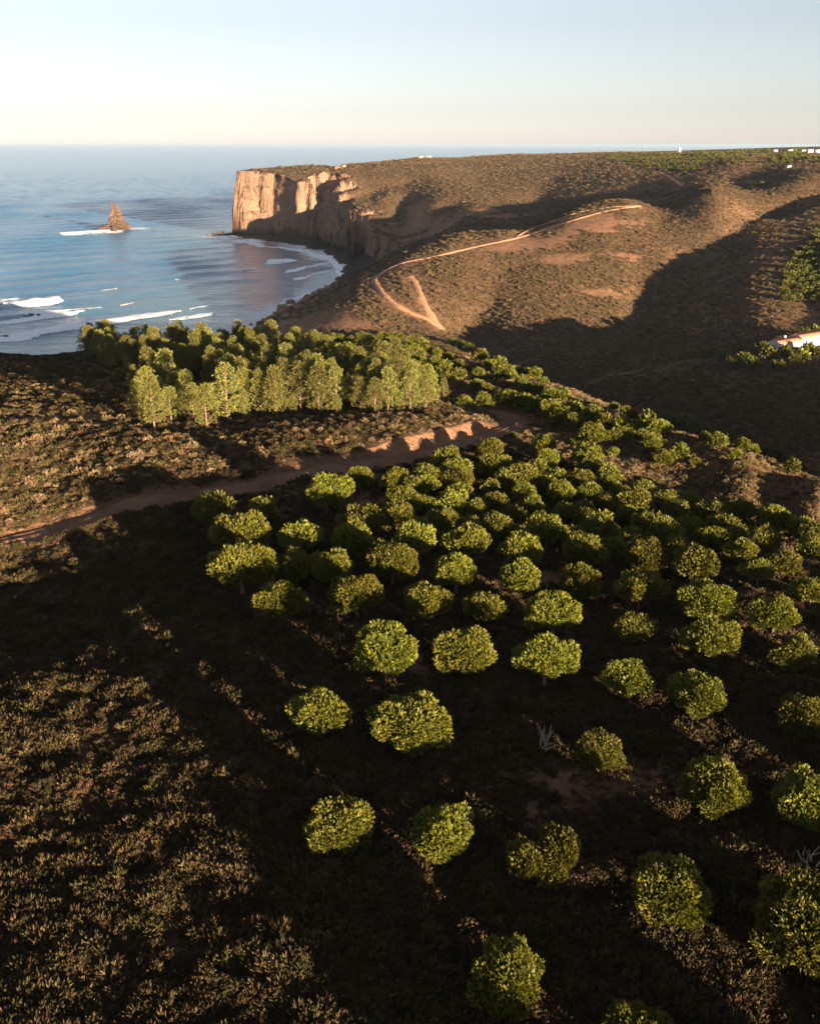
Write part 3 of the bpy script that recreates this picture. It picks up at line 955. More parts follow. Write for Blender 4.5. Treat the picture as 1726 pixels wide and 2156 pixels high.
def scatter(name, pts, scl, sources, mat_sources, seed=0):
    """one object that sets the source meshes on its points"""
    me = new_mesh(name, pts)
    attr(me, 'size', scl)
    coll = bpy.data.collections.new(name + ' sources')
    for i, sm in enumerate(sources):
        so = bpy.data.objects.new('bush_source', sm)
        coll.objects.link(so)
    ng = bpy.data.node_groups.new(name, 'GeometryNodeTree')
    ng.interface.new_socket('Geometry', in_out='INPUT', socket_type='NodeSocketGeometry')
    ng.interface.new_socket('Geometry', in_out='OUTPUT', socket_type='NodeSocketGeometry')
    N = ng.nodes; Lk = ng.links
    gi = N.new('NodeGroupInput'); go = N.new('NodeGroupOutput')
    ip = N.new('GeometryNodeInstanceOnPoints')
    ci = N.new('GeometryNodeCollectionInfo'); ci.inputs['Collection'].default_value = coll
    ci.inputs['Separate Children'].default_value = True; ci.inputs['Reset Children'].default_value = True
    ip.inputs['Pick Instance'].default_value = True
    rv = N.new('FunctionNodeRandomValue'); rv.data_type = 'FLOAT_VECTOR'
    rv.inputs[0].default_value = (-0.2, -0.2, 0); rv.inputs[1].default_value = (0.2, 0.2, 6.283)
    rv.inputs['Seed'].default_value = seed
    na = N.new('GeometryNodeInputNamedAttribute'); na.data_type = 'FLOAT'; na.inputs['Name'].default_value = 'size'
    Lk.new(gi.outputs[0], ip.inputs['Points']); Lk.new(ci.outputs[0], ip.inputs['Instance'])
    Lk.new(rv.outputs[0], ip.inputs['Rotation']); Lk.new(na.outputs[0], ip.inputs['Scale'])
    Lk.new(ip.outputs[0], go.inputs[0])
    o = obj(name, me)
    md = o.modifiers.new('scatter', 'NODES'); md.node_group = ng
    o['kind'] = 'stuff'
    return o

# ------------------------------------------------------------------ stone pines of the plantation
R2 = np.random.default_rng(11)
BIG = [stone_pine(R2, 1250, 12, 0.135) for _ in range(6)]
DOUBLE = stone_pine(R2, 1400, 12, 0.13, lobes=3)
MID = [stone_pine(R2, 560, 9, 0.185) for _ in range(7)]
SMALL = [stone_pine(R2, 150, 6, 0.34) for _ in range(5)]

TREES = []   # u, v of crown middle, crown width, label or None, mesh set
def T(u, v, w, label=None, kind=None):
    TREES.append((u, v, w, label, kind))

T(935, 1752, 155, 'bushy stone pine alone between the flat half-shaded pine and the twin-crowned pine')
T(1150, 1800, 165, 'stone pine whose crown is split into two bright lobes', 'double')
T(1410, 1880, 185, 'ragged stone pine half in shade, right of the twin-crowned pine')
T(1705, 1950, 280, 'largest stone pine of all, cut by the right edge of the photo near the bottom')
T(1070, 2045, 172, 'round stone pine near the bottom edge with its pale trunk showing below')
T(1345, 2165, 150, 'stone pine crown cut off by the bottom edge of the photo')
T(1695, 1690, 160, 'partly shaded stone pine at the right edge above the largest pine')
T(1505, 1648, 165, 'stone pine half lit and half black, above the pale scrub strip')
T(715, 1738, 150, 'low flat stone pine nearest the lit scrub at lower left')
T(1262, 1585, 116, 'lone round stone pine just right of the dead branches')
T(1685, 1505, 122, 'tall stone pine at the right edge, above the strip of pale scrub')
T(1473, 1457, 138, 'stone pine with a shaded left shoulder in the middle of the right side')
T(1323, 1427, 110, 'egg-shaped stone pine below the little pine with a bare stem')
T(1148, 1392, 132, 'broad stone pine with a sloping underside, third in its row of big pines')
T(970, 1374, 138, 'broad stone pine with twigs showing inside, second in its row of big pines')
T(808, 1370, 140, 'big round stone pine, first of its row beyond the two lowest left pines')
T(670, 1503, 134, 'round stone pine standing left of the pine with the exposed pale limbs')
T(857, 1512, 172, 'wide leaning stone pine with pale limbs exposed at its base')
T(1680, 1376, 100, 'stone pine by the right edge with its trunk in sunlight')
T(1500, 1345, 128, 'wide stone pine with a dark stem below, right of the little bare-stemmed pine')
T(1335, 1322, 86, 'little stone pine with a bare stem showing under its crown')
T(1165, 1293, 116, 'flat-topped stone pine directly above the third of the three big pines in a row')
T(1017, 1277, 90, 'small stone pine, third from the left in the row that starts with the spreading pine')
T(893, 1266, 104, 'stone pine with only its cap lit, second from the spreading pine on its row')
T(752, 1254, 118, 'stone pine with a wide low lit cap, next to the spreading pine')
T(588, 1262, 124, 'spreading stone pine lit on its left side, at the left end of its row')
T(1632, 1290, 118, 'lopsided stone pine with twigs hanging at its lower left, near the right edge')
T(1490, 1267, 132, 'large dappled stone pine left of the lopsided pine')
T(1348, 1238, 112, 'stone pine with a flat lit crown above the little bare-stemmed pine')
for u, v, w in [(1222, 1222, 104), (1088, 1210, 94), (960, 1206, 106), (825, 1190, 112), (700, 1192, 100), (622, 1188, 96), (508, 1196, 138)]:
    T(u, v, w, 'r5')
for u, v, w in [(1708, 1240, 90), (1597, 1206, 64), (1650, 1184, 80), (1466, 1187, 98), (1350, 1172, 100), (1228, 1165, 96), (1090, 1160, 96), (985, 1143, 98),
                (868, 1138, 96), (742, 1134, 98), (635, 1132, 92), (512, 1126, 126)]:
    T(u, v, w, 'r6')
T(450, 1076, 94, 'dark stone pine with a lit cap, farthest left of the plantation beside the dirt road')
T(550, 1074, 74, 'small stone pine next to the dirt road, right of the leftmost pine of the plantation')
T(687, 1038, 100, 'large domed stone pine close to the dirt road at the upper left of the plantation')
T(757, 1002, 62, 'small stone pine right beside the dirt road below the dark crown shadows')
for u, v, w in [(838, 1088, 84), (933, 1100, 80), (1043, 1107, 84), (1150, 1122, 90), (1265, 1117, 88), (1370, 1108, 86), (1398, 1136, 90), (1495, 1132, 84), (1605, 1138, 76),
                (1716, 1130, 80), (760, 1098, 90), (950, 1062, 78), (1040, 1052, 64), (1120, 1068, 66), (1235, 1096, 62), (1228, 1068, 44), (1320, 1082, 66), (1335, 1060, 90),
                (1420, 1086, 80), (1525, 1102, 82), (1625, 1096, 82), (1400, 1052, 76), (1500, 1078, 80), (848, 1052, 84), (832, 1012, 66), (868, 1030, 60), (893, 1000, 70),
                (935, 968, 70), (965, 985, 74), (965, 1008, 78), (895, 1018, 66), (970, 1036, 52), (1033, 1026, 44), (1100, 1034, 56), (1045, 978, 74), (1030, 944, 68), (1145, 936, 58),
                (1150, 968, 60), (1235, 962, 64), (1248, 982, 64), (1098, 1002, 70), (1145, 1018, 58), (1180, 1040, 62), (1223, 1008, 60), (1240, 1036, 60), (1280, 1056, 56),
                (1282, 1008, 62), (1350, 1032, 60), (1450, 1056, 62), (1345, 1048, 58), (1560, 1072, 66), (1680, 1112, 70), (1305, 1040, 54), (1190, 1075, 60), (1080, 1085, 66),
                (1000, 1078, 60), (900, 1060, 62), (1170, 1000, 52), (1130, 990, 50), (1065, 1010, 50), (1440, 1115, 72), (1550, 1125, 70), (1330, 1130, 70), (1210, 1138, 70), (1100, 1128, 70), (985, 1112, 66), (885, 1110, 66),
                (1710, 1160, 76), (1560, 1160, 74), (1420, 1152, 72), (1290, 1150, 72)]:
    T(u, v, w, 'up')
# pines on the sunny slope between the plantation and the crest
for cx, cy, w in [(400, 335, 100), (470, 345, 100), (530, 355, 90), (600, 385, 120), (650, 405, 120), (700, 425, 110), (690, 380, 90), (770, 410, 100), (820, 435, 100), (780, 490, 130), (890, 490, 120),
                  (880, 440, 90), (920, 410, 90), (940, 448, 90), (1000, 430, 100), (1050, 462, 110), (1020, 530, 120), (1060, 580, 110), (1130, 560, 90), (970, 490, 80), (860, 370, 50),
                  (900, 387, 55), (1025, 412, 55), (1150, 442, 70), (1190, 472, 64), (1245, 478, 46), (1090, 432, 55), (1290, 512, 96), (1340, 502, 55), (1240, 502, 60), (1400, 532, 76), (1440, 547, 66),
                  (1500, 572, 66), (1550, 592, 76), (1600, 622, 84), (1640, 642, 50), (1370, 568, 60), (700, 515, 56), (440, 490, 40), (860, 560, 50), (1200, 600, 50)]:
    T(863 + cx / 2, 671 + cy / 2, w / 2 * 0.95, 'slope')
for cx, cy, w in [(340, 190, 64), (380, 182, 60), (300, 160, 66), (250, 137, 54), (410, 215, 60), (450, 218, 56), (370, 232, 70), (425, 242, 60), (470, 262, 60), (530, 237, 60), (540, 292, 64), (490, 285, 60),
                  (590, 312, 80), (640, 315, 76), (45, 105, 70), (100, 180, 60), (150, 205, 64), (60, 190, 60), (200, 230, 74), (290, 230, 60), (200, 190, 54), (120, 225, 60), (30, 150, 60), (20, 210, 66), (285, 275, 66),
                  (90, 250, 70), (30, 265, 70), (220, 120, 44), (180, 105, 40), (320, 300, 60), (560, 262, 50), (500, 228, 50), (150, 245, 60), (240, 210, 50), (60, 225, 56), (160, 160, 46), (110, 140, 44), (70, 130, 50),
                  (300, 345, 80), (230, 345, 70), (370, 330, 60), (340, 350, 60), (430, 320, 56)]:
    T(863 + cx / 2, 671 + cy / 2, w / 2, 'crest')
# smaller rows behind the tall pines
rr = np.random.default_rng(5)
for j in range(9):
    vv = 716 + j * 8.5
    for i in range(13 - j // 2):
        uu = 640 + i * 20 + j * 6 + (j % 2) * 9 + rr.uniform(-4, 4)
        if uu < 880 and vv + rr.uniform(-2, 2) < 790:
            T(uu, vv + rr.uniform(-2.5, 2.5), 24 + j * 0.9 + rr.uniform(-3, 4), 'rows')

LBL = {
    'r5': ['domed stone pine in the row behind the spreading pine', 'stone pines in the middle rows of the plantation'],
    'r6': ['mostly shaded stone pine with a lit cap, in the rows below the road bend', 'stone pines in the middle rows of the plantation'],
    'up': ['small stone pine in the crowded upper end of the plantation', 'stone pines crowded at the upper end of the plantation'],
    'slope': ['rounded stone pine on the sunny brown slope right of the plantation', 'stone pines on the sunny slope along the crest'],
    'crest': ['little stone pine on the upper crest of the near hill beside the dark valley', 'little stone pines on the crest of the near hill'],
    'rows': ['tiny stone pine in the close rows behind the tall wood', 'tiny stone pines in rows behind the tall wood'],
}
tu = np.array([t[0] for t in TREES], float); tv_ = np.array([t[1] for t in TREES], float); tw = np.array([t[2] for t in TREES], float)
_g = first_hit(tu, tv_)
tw = tw * np.array([(0.8 if t[0] > 1550 and t[1] < 1125 else 1.12) if t[4] in ('up', 'r6') else 0.9 if t[4] in ('slope', 'crest') else 1.0 for t in TREES])
rad = 0.5 * tw / F * depth_of(_g)
for _ in range(2):
    _g = first_hit(tu, tv_, 0.95 * rad)
    rad = 0.5 * tw / F * depth_of(_g) / 1.06
TREE_XY = np.stack([_g[:, 0], _g[:, 1], rad], 1)

def plant(name, meshes, loc, rz, scale, label, cat, group=None):
    o = empty(name, loc, rz, scale)
    c = obj('crown', meshes[0], None, o)
    t = obj('trunk', meshes[1], None, o)
    tag(o, label, cat, group)
    return o

ORD = ['first', 'second', 'third', 'fourth', 'fifth', 'sixth', 'seventh', 'eighth', 'ninth', 'tenth', 'eleventh', 'twelfth', 'thirteenth']
for i, (u, v, w, label, kind) in enumerate(TREES):
    x, y, r = TREE_XY[i]
    z = float(height(np.array([x]), np.array([y]), False)[0])
    ms = DOUBLE if kind == 'double' else BIG[i % 6] if w > 98 else MID[i % 7] if w > 52 else SMALL[i % 5]
    if label in ('r5', 'r6'):
        same = sorted(t[0] for t in TREES if t[3] == label)
        nth = ORD[same.index(u)]
        lab = (nth + ' stone pine from the left in the ' + ('first' if label == 'r5' else 'second') + ' row behind the spreading pine')
        grp = LBL[label][1]
    elif label in LBL:
        lab, grp = LBL[label]
        if label == 'up':
            lab = ('small stone pine near the road bend, upper left of the crowded plantation' if u < 1000 and v < 1045 else
                   'small stone pine in the middle of the crowded upper end of the plantation' if u < 1400 else
                   'small stone pine where the crowded plantation meets the tan slope on the right')
            grp = ('stone pines near the road bend' if u < 1000 and v < 1045 else 'stone pines in the crowded middle' if u < 1400 else 'stone pines along the foot of the tan slope')
        if label == 'slope' and u > 1400:
            lab, grp = 'rounded stone pine along the crest of the sunny slope against the dark valley', 'stone pines along the right-hand crest'
    else:
        lab, grp = label, 'stone pines of the foreground plantation'
    q = random.uniform(0.92, 1.18)
    rz = 0.1 if kind == 'double' else random.uniform(0, 6.28)
    qx = random.uniform(0.90, 1.12)
    tree = plant('stone_pine', ms, (x, y, z), rz, (r * qx, r / qx, r * q), lab, 'tree', grp)
    tree.rotation_euler = (random.uniform(-0.13, 0.13), random.uniform(-0.13, 0.13), rz)
# the plantation goes on outside the picture; these few throw their shadows into it
for (x, y, r) in [(7, 27, 2.6), (13, 22, 2.8), (20, 27, 2.7), (27, 33, 2.7), (34, 38, 2.6), (33, 28, 2.6), (40, 33, 2.7), (41, 46, 2.7), (48, 55, 2.8), (50, 44, 2.7), (58, 66, 2.7), (60, 55, 2.6), (68, 76, 2.7),
                  (72, 66, 2.6), (26, 20, 2.7), (55, 34, 2.6), (66, 48, 2.7), (46, 24, 2.6)]:
    z = float(height(np.array([x], float), np.array([y], float), False)[0])
    plant('stone_pine', MID[int(x) % 6], (x, y, z), x * 1.3, r, 'stone pine of the plantation beyond the right edge of the photo', 'tree', 'stone pines outside the picture')
    TREE_XY = np.vstack([TREE_XY, [x, y, r]])

# ------------------------------------------------------------------ the tall wood
R3 = np.random.default_rng(21)
TALL = [maritime_pine(R3, q_) for q_ in (1.0, 0.8, 1.1, 0.9, 0.7, 1.0, 0.85)]
WOOD_FRONT = [(330, 905, 150), (370, 890, 120), (300, 880, 80), (435, 905, 140), (470, 885, 120), (505, 878, 110), (545, 874, 110), (585, 870, 110), (625, 866, 105), (660, 862, 110), (700, 858, 105),
              (740, 856, 100), (790, 858, 95), (840, 862, 90), (890, 855, 95), (925, 850, 60), (400, 870, 110), (345, 850, 110), (300, 845, 95), (320, 810, 110), (265, 785, 70), (240, 775, 65), (220, 770, 55),
              (295, 830, 60), (340, 790, 70), (318, 870, 90), (352, 878, 80), (388, 868, 90), (310, 890, 60), (405, 892, 90), (375, 850, 80), (330, 835, 80), (362, 825, 60), (285, 858, 60)]
poly = np.array([(175, 752), (230, 765), (285, 780), (410, 800), (440, 865), (640, 860), (900, 850), (870, 815), (800, 790), (640, 775), (600, 748), (520, 738), (300, 735), (190, 740)], float)
poly[4] = (440, 885); poly[5] = (640, 878); poly[6] = (905, 866)
def inside(u, v, P):
    r = False; j = len(P) - 1
    for i in range(len(P)):
        if (P[i, 1] > v) != (P[j, 1] > v) and u < (P[j, 0] - P[i, 0]) * (v - P[i, 1]) / (P[j, 1] - P[i, 1]) + P[i, 0]:
            r = not r
        j = i
    return r
cand = []
while len(cand) < 4000:
    u, v = R3.uniform(160, 930), R3.uniform(733, 888)
    if inside(u, v, poly) and not (400 < u < 445 and v > 790):
        cand.append((u, v))
cand = np.array(cand)
cp = first_hit(cand[:, 0], cand[:, 1])
fr = np.array(WOOD_FRONT, float)
fr[8:, 1] -= R3.uniform(-8, 10, len(fr) - 8); fr[:, 0] += R3.uniform(-10, 10, len(fr))
fp = first_hit(fr[:, 0], fr[:, 1])
wood = [(p, h / F * depth_of(p) * R3.uniform(0.62, 1.12)) for p, h in zip(fp, fr[:, 2])]
for p in cp:
    if len(wood) >= 295:
        break
    if all((p[0] - q[0][0]) ** 2 + (p[1] - q[0][1]) ** 2 > 2.9 ** 2 for q in wood):
        wood.append((p, R3.uniform(3.0, 9.4)))
for i, (p, h) in enumerate(wood):
    z = float(height(np.array([p[0]]), np.array([p[1]]), False)[0])
    hh = float(np.clip(h, 2.8, 9.8))
    if i < len(WOOD_FRONT):
        u = WOOD_FRONT[i][0]
        lab = 'tall yellow-green pine on the sunlit front edge of the wood' if u > 420 else 'yellow-green pine in the outlying clump at the left front of the wood'
        grp = 'pines on the front edge of the wood' if u > 420 else 'pines in the outlying clump left of the wood'
    else:
        bk = p[1] > 235
        lab = 'pine at the back of the wood, its top against the sea or the far hill' if bk else 'pine in the middle of the wood between the front edge and the back'
        grp = 'pines at the back of the wood' if bk else 'pines in the middle of the wood'
    plant('maritime_pine', TALL[i % 7], (p[0], p[1], z), random.uniform(0, 6.28), (hh * random.uniform(0.95, 1.45), hh * random.uniform(0.95, 1.45), hh), lab, 'tree', grp)
WOOD_XY = np.array([(p[0], p[1], 1.0) for p, h in wood])

# ------------------------------------------------------------------ scrub
R4 = np.random.default_rng(31)
def frustum_points(n, y0, y1, half=0.52, power=1.0):
    """points spread over the ground ahead; power < 1 crowds them towards the viewer"""
    y = y0 * (y1 / y0) ** (R4.uniform(0, 1, n) ** power)
    return np.stack([R4.uniform(-1, 1, n) * half * (y + 25), y], 1)

def near_scrub():
    P = frustum_points(210000, 20, 330, 0.50)
    x, y = P.T
    z = height(x, y)
    d, t, side = seg_dist(x, y, ROAD)
    ok = (d > 2.4) & ~((d * side < 4.5) & (d * side > 0) & (t > 0.42) & (t < 0.95)) & (z > 55)
    open_ = fbm(x, y, 14, 4, 41)
    ok &= R4.uniform(size=len(x)) > sstep(0.15, 0.55, open_) * 0.85
    ok &= R4.uniform(size=len(x)) > flank(x, y) * 0.8
    x, y, z = x[ok], y[ok], z[ok]
    s = R4.lognormal(-0.48, 0.5, len(x)) * (1 + 0.25 * sstep(100, 250, y))
    s *= 0.6 + 0.95 * sstep(-0.35, 0.45, fbm(x, y, 4, 4, 43, 0.6))
    srcs = [shrub_mesh(R4, k, M_SCRUB) for k in (0, 1, 0, 3, 0, 1, 1, 3, 2)]
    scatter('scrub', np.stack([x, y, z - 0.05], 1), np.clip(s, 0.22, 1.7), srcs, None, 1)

near_scrub()

def dry_grass():
    n = 110000
    P = frustum_points(n, 90, 300, 0.50)
    x, y = P.T
    z = height(x, y)
    d, t, side = seg_dist(x, y, ROAD)
    left = (d * side > 3.5) & (x < 0.1 * y)
    right = (flank(x, y) > 0.3) & (d > 4)
    ok = (z > 60) & (left | right) & (R4.uniform(size=n) < np.where(right, 1.0, 0.34) * sstep(-0.45, 0.3, fbm(x, y, 12, 4, 143)))
    x, y, z = x[ok], y[ok], z[ok]
    s = np.clip(R4.lognormal(-0.15, 0.4, len(x)), 0.3, 2)
    scatter('dry_grass', np.stack([x, y, z - 0.05], 1), s, [shrub_mesh(R4, k, M_DRY) for k in (2, 0, 1, 2)], None, 3)

dry_grass()

def far_scrub():
    n = 230000
    y = np.exp(R4.uniform(math.log(240), math.log(1900), n))
    x = R4.uniform(-0.5, 0.5, n) * y
    z = height(x, y)
    sd = coast_sd(x, y)
    ok = (sd > 22) & (z > 6) & ((y > 430) | (z < 57))
    e = 2.0
    sl = np.hypot(height(x + e, y, False) - height(x - e, y, False), height(x, y + e, False) - height(x, y - e, False)) / (2 * e)
    ok &= (sl < np.where(sd > 170, 1.1, 0.62))
    for P, w in PATH3:
        d, _, _ = seg_dist(x, y, P)
        ok &= d > w * 0.55
    dens = fbm(x, y, 60, 5, 21, 0.6)
    ok &= R4.uniform(size=n) > np.maximum(sstep(0.05, 0.6, dens) * 0.8, bare(x, y))
    x, y, z = x[ok], y[ok], z[ok]
    s = R4.lognormal(0.35, 0.4, len(x)) * (0.8 + 0.35 * y / 900)
    srcs = [shrub_mesh(R4, k, M_FARSCRUB) for k in (1, 1, 3, 0)]
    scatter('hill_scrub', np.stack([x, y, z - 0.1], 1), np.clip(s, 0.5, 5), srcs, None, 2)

far_scrub()

# ------------------------------------------------------------------ tracks in front of the wood
q_ = smooth_line(np.array([(395, 894), (450, 890), (520, 885), (600, 879), (690, 873)], float), 6)
ribbon('footpath', first_hit(q_[:, 0], q_[:, 1]), 1.1, M_PATH, 0.12, 4, 0.3, 12)

# ------------------------------------------------------------------ rocks
def ico(sub):
    import bmesh
    bm = bmesh.new(); bmesh.ops.create_icosphere(bm, subdivisions=sub, radius=1.0)
    V = np.array([v.co[:] for v in bm.verts]); Fc = np.array([[v.index for v in f.verts] for f in bm.faces]); bm.free()
    return V, Fc
ICO3, ICO4 = ico(3), ico(4)

def rock_mesh(name, seed, mat, flat=0.7):
    V, Fc = ICO3
    d = V + 0.0
    q = np.stack([d[:, 0] + seed * 3.1, d[:, 1] - seed * 1.7], 1)
    r = 1 + 0.8 * fbm(q[:, 0] + d[:, 2], q[:, 1] - d[:, 2] * 0.7, 0.9, 4, seed, 0.6)
    r = np.round(r * 6) / 6 * 0.5 + r * 0.5
    P = d * r[:, None] * np.array([1, 0.8, flat])
    me = new_mesh(name, P, Fc, smooth=False)
    me.materials.append(mat)
    return me
ROCKS = [rock_mesh('rock', k, M_CAPE) for k in range(5)]

def sea_stack():
    lev = [(-6, -21, 22), (0, -23, 23), (3, -22, 22), (6, -20, 20), (8.5, -17, 18), (9.5, -8.5, 17), (12, -8, 14.5), (15, -7.4, 14), (18, -7.2, 11.5), (22, -6.8, 10.5), (25, -6.6, 8), (29, -6.4, 7), (32, -6.2, 4.6), (35, -6.0, 3.6), (38, -5.4, 0.6), (39.5, -4.4, -1.2)]
    L = np.array(lev, float)
    zz = np.linspace(-6, 39.5, 70)
    lo = np.interp(zz, L[:, 0], L[:, 1]); hi = np.interp(zz, L[:, 0], L[:, 2])
    n = 56
    a = np.linspace(0, 2 * math.pi, n, endpoint=False)
    c = (lo + hi) / 2; r = (hi - lo) / 2
    X = c[:, None] + np.cos(a) * r[:, None]; Y = np.sin(a) * r[:, None] * 0.75
    A = a[None] + zz[:, None] * 0; Zm = zz[:, None] + A * 0
    k = 1 + 0.75 * fbm(np.cos(A) * 2.2 + 5, np.sin(A) * 2.2 + Zm * 0.16, 1.0, 5, 91, 0.6) + 0.10 * np.sign(np.sin(Zm * 1.9 + np.cos(A) * 1.2))
    X = c[:, None] + (X - c[:, None]) * k; Y = Y * k
    V = np.stack([X.ravel(), Y.ravel(), (Zm + 0.8 * np.cos(A)).ravel()], 1)
    V = np.vstack([V, [[c[-1], 0, 39.8]]])
    Fq = grid_faces(len(zz), n, True)
    top = [[(len(zz) - 1) * n + j, (len(zz) - 1) * n + (j + 1) % n, len(V) - 1, len(V) - 1] for j in range(n)]
    me = bpy.data.meshes.new('sea_stack')
    me.from_pydata(V.tolist(), [], [tuple(f) for f in Fq.tolist()] + [tuple(f[:3]) for f in top])
    me.materials.append(M_STACK)
    p = at_z(247, 484, 0)
    o = obj('sea_stack', me, loc=(p[0], p[1], 0))
    tag(o, 'tall pointed rock standing in the sea on a low ledge ringed by foam', 'sea stack')
sea_stack()

def put_rock(u, v, wpx, label, group, z=None, name='rock', flat=1.0):
    p = first_hit([u], [v])[0] if z is None else at_z(u, v, z)
    s_ = 0.5 * wpx / F * depth_of(p)
    k = int(u * 7 + v) % 5
    o = obj(name, ROCKS[k], loc=(p[0], p[1], p[2] + s_ * 0.1))
    o.scale = (s_, s_, s_ * flat); o.rotation_euler = (0.2 * math.sin(u), 0.2 * math.cos(v), u)
    tag(o, label, 'rock', group)
for u, v, w in [(462, 491, 12), (455, 493, 7), (440, 495, 8), (470, 489, 7), (448, 492, 5)]:
    put_rock(u, v, w, 'low dark rock awash in the surf off the tip of the cliff', 'rocks awash off the cliff', 0.2, 'rock', 0.6)
for u, v, w in [(596, 655, 34), (612, 640, 26), (585, 664, 24), (628, 648, 26), (640, 636, 22), (650, 628, 20), (664, 622, 20), (676, 614, 16), (690, 608, 16), (655, 640, 18), (602, 668, 22), (572, 672, 20),
                (560, 678, 18), (545, 682, 16), (530, 686, 12), (518, 690, 9), (700, 604, 12), (668, 632, 14)]:
    put_rock(u, v, w, 'brown boulder piled on the rocky point below the middle hill', 'boulders on the rocky point')
for u, v, w in [(505, 499, 9), (520, 501, 10), (540, 504, 9), (556, 507, 12), (575, 510, 9), (590, 512, 11), (610, 515, 9), (625, 517, 9)]:
    put_rock(u, v, w, 'brown boulder on the foreshore at the foot of the cliff', 'boulders at the foot of the cliff', None, 'rock', 0.7)

# ------------------------------------------------------------------ breaking waves and foam
def foam_line(name, pts, wpx, bulge=0.25, ragged=0.45, seed=0, z=0.3):
    q = smooth_line(np.array(pts, float), 10)
    P = at_z(q[:, 0], q[:, 1], z)[:, :2]
    seg = np.hypot(*np.diff(P, axis=0).T); cum = np.concatenate([[0], np.cumsum(seg)])
    n = int(cum[-1] / 1.3) + 4
    s_ = np.linspace(0, cum[-1], n)
    Q = np.stack([np.interp(s_, cum, P[:, 0]), np.interp(s_, cum, P[:, 1])], 1)
    d3 = np.stack([Q[:, 0], Q[:, 1], np.zeros(n)], 1)
    elev = (CAMZ / np.hypot(Q[:, 0], Q[:, 1])).mean()
    wd = wpx / F * depth_of(d3) / elev * 0.55           # width on the water
    wd = 1.35 * wd * np.clip(0.75 + 1.0 * (fbm(s_, s_ * 0 + seed * 5, 40, 4, 101 + seed) + 0.2), 0.25, 2) * np.minimum(1, np.minimum(s_, cum[-1] - s_) / 12 + 0.12)
    T_ = np.gradient(Q, axis=0); T_ /= np.linalg.norm(T_, axis=1)[:, None] + 1e-9
    N_ = np.stack([-T_[:, 1], T_[:, 0]], 1)
    m = 9
    a = np.linspace(-0.5, 0.5, m)
    X = Q[:, 0:1] + N_[:, 0:1] * wd[:, None] * a; Y = Q[:, 1:2] + N_[:, 1:2] * wd[:, None] * a
    X = X + fbm(X, Y, 6, 2, 111) * 2.0; Y = Y + fbm(X, Y, 6, 2, 112) * 2.0
    h, _ = sea_height(X.ravel(), Y.ravel())
    Z = h.reshape(X.shape) + 0.12 + (bulge * (1 - (2 * a) ** 2))[None] * (0.6 + fbm(X, Y, 5, 3, 113))
    Fc = grid_faces(n, m)
    cx = X.ravel()[Fc].mean(1); cy = Y.ravel()[Fc].mean(1)
    aa = np.abs(np.tile(a, n)[Fc].mean(1)) * 2
    keep = fbm(cx, cy, 9, 3, 115, 0.6) + 0.75 > ragged * (0.3 + aa)
    me = new_mesh(name, np.stack([X.ravel(), Y.ravel(), Z.ravel()], 1), Fc[keep], smooth=True)
    attr(me, 'edge', np.tile(np.abs(a) * 2, n) + ragged * 0.8 - 0.3)
    return obj(name, me, M_FOAM)

for k, (pts, w, b, lab) in enumerate([
    ([(2, 640), (40, 636), (80, 633), (122, 627)], 17, 2.2, 'thick white breaker at the left edge, the highest of the breaking waves'),
    ([(52, 664), (100, 659), (160, 653), (212, 646)], 12, 0.8, 'white breaker just below the thick one, reaching furthest from the left edge'),
    ([(-10, 682), (60, 671), (130, 662), (182, 655)], 12, 0.7, 'white wave line starting at the left edge under the two upper breakers'),
    ([(-10, 719), (60, 706), (130, 692), (200, 680), (280, 667), (380, 655)], 13, 0.7, 'longest white wave line, running from the left edge toward the bay'),
    ([(355, 672), (400, 667), (455, 657)], 10, 0.6, 'short white wave right of the long wave line'),
    ([(398, 651), (430, 645), (462, 638)], 6, 0.4, 'thin broken wave crest right of the long wave line in the bay'),
    ([(212, 611), (232, 608), (247, 605)], 5, 0.5, 'small white crest on the shoulder of the unbroken green wave'),
    ([(515, 570), (527, 567), (541, 564)], 7, 0.5, 'small white curl of a wave inside the bay'),
    ([(560, 556), (582, 552), (606, 545)], 7, 0.5, 'white wave rolling onto the wet sand near the cliff'),
    ([(252, 642), (264, 640), (280, 637)], 6, 0.4, 'little whitecap between the breakers and the bay')]):
    tag(foam_line('breaking_wave', pts, w * (1.3 if k == 0 else 1.0), b, 0.2, k), lab, 'wave', 'breaking waves')
for k, (pts, w, rg_) in enumerate([
    ([(128, 493), (170, 491), (222, 484)], 9, 0.4), ([(200, 487), (224, 483), (235, 488), (262, 488)], 6, 0.4), ([(268, 484), (290, 480), (320, 478)], 8, 0.4),
    ([(440, 500), (462, 497), (488, 496)], 8, 0.45), ([(468, 493), (478, 500), (486, 503)], 8, 0.4),
    ([(503, 504), (525, 510), (555, 520)], 8, 0.35), ([(552, 519), (590, 521), (630, 526)], 7, 0.35), ([(630, 526), (665, 536), (698, 547)], 6, 0.35), ([(698, 547), (712, 562), (716, 582)], 5, 0.4),
    ([(600, 574), (640, 564), (692, 552)], 5, 0.5), ([(368, 588), (378, 587)], 5, 0.3), ([(513, 540), (520, 539)], 4, 0.3), ([(620, 590), (660, 578), (705, 566)], 4, 0.55), ([(590, 640), (640, 622), (690, 604)], 5, 0.6)]):
    o = foam_line('sea_foam', pts, w, 0.15, rg_, 20 + k)
    o['kind'] = 'stuff'

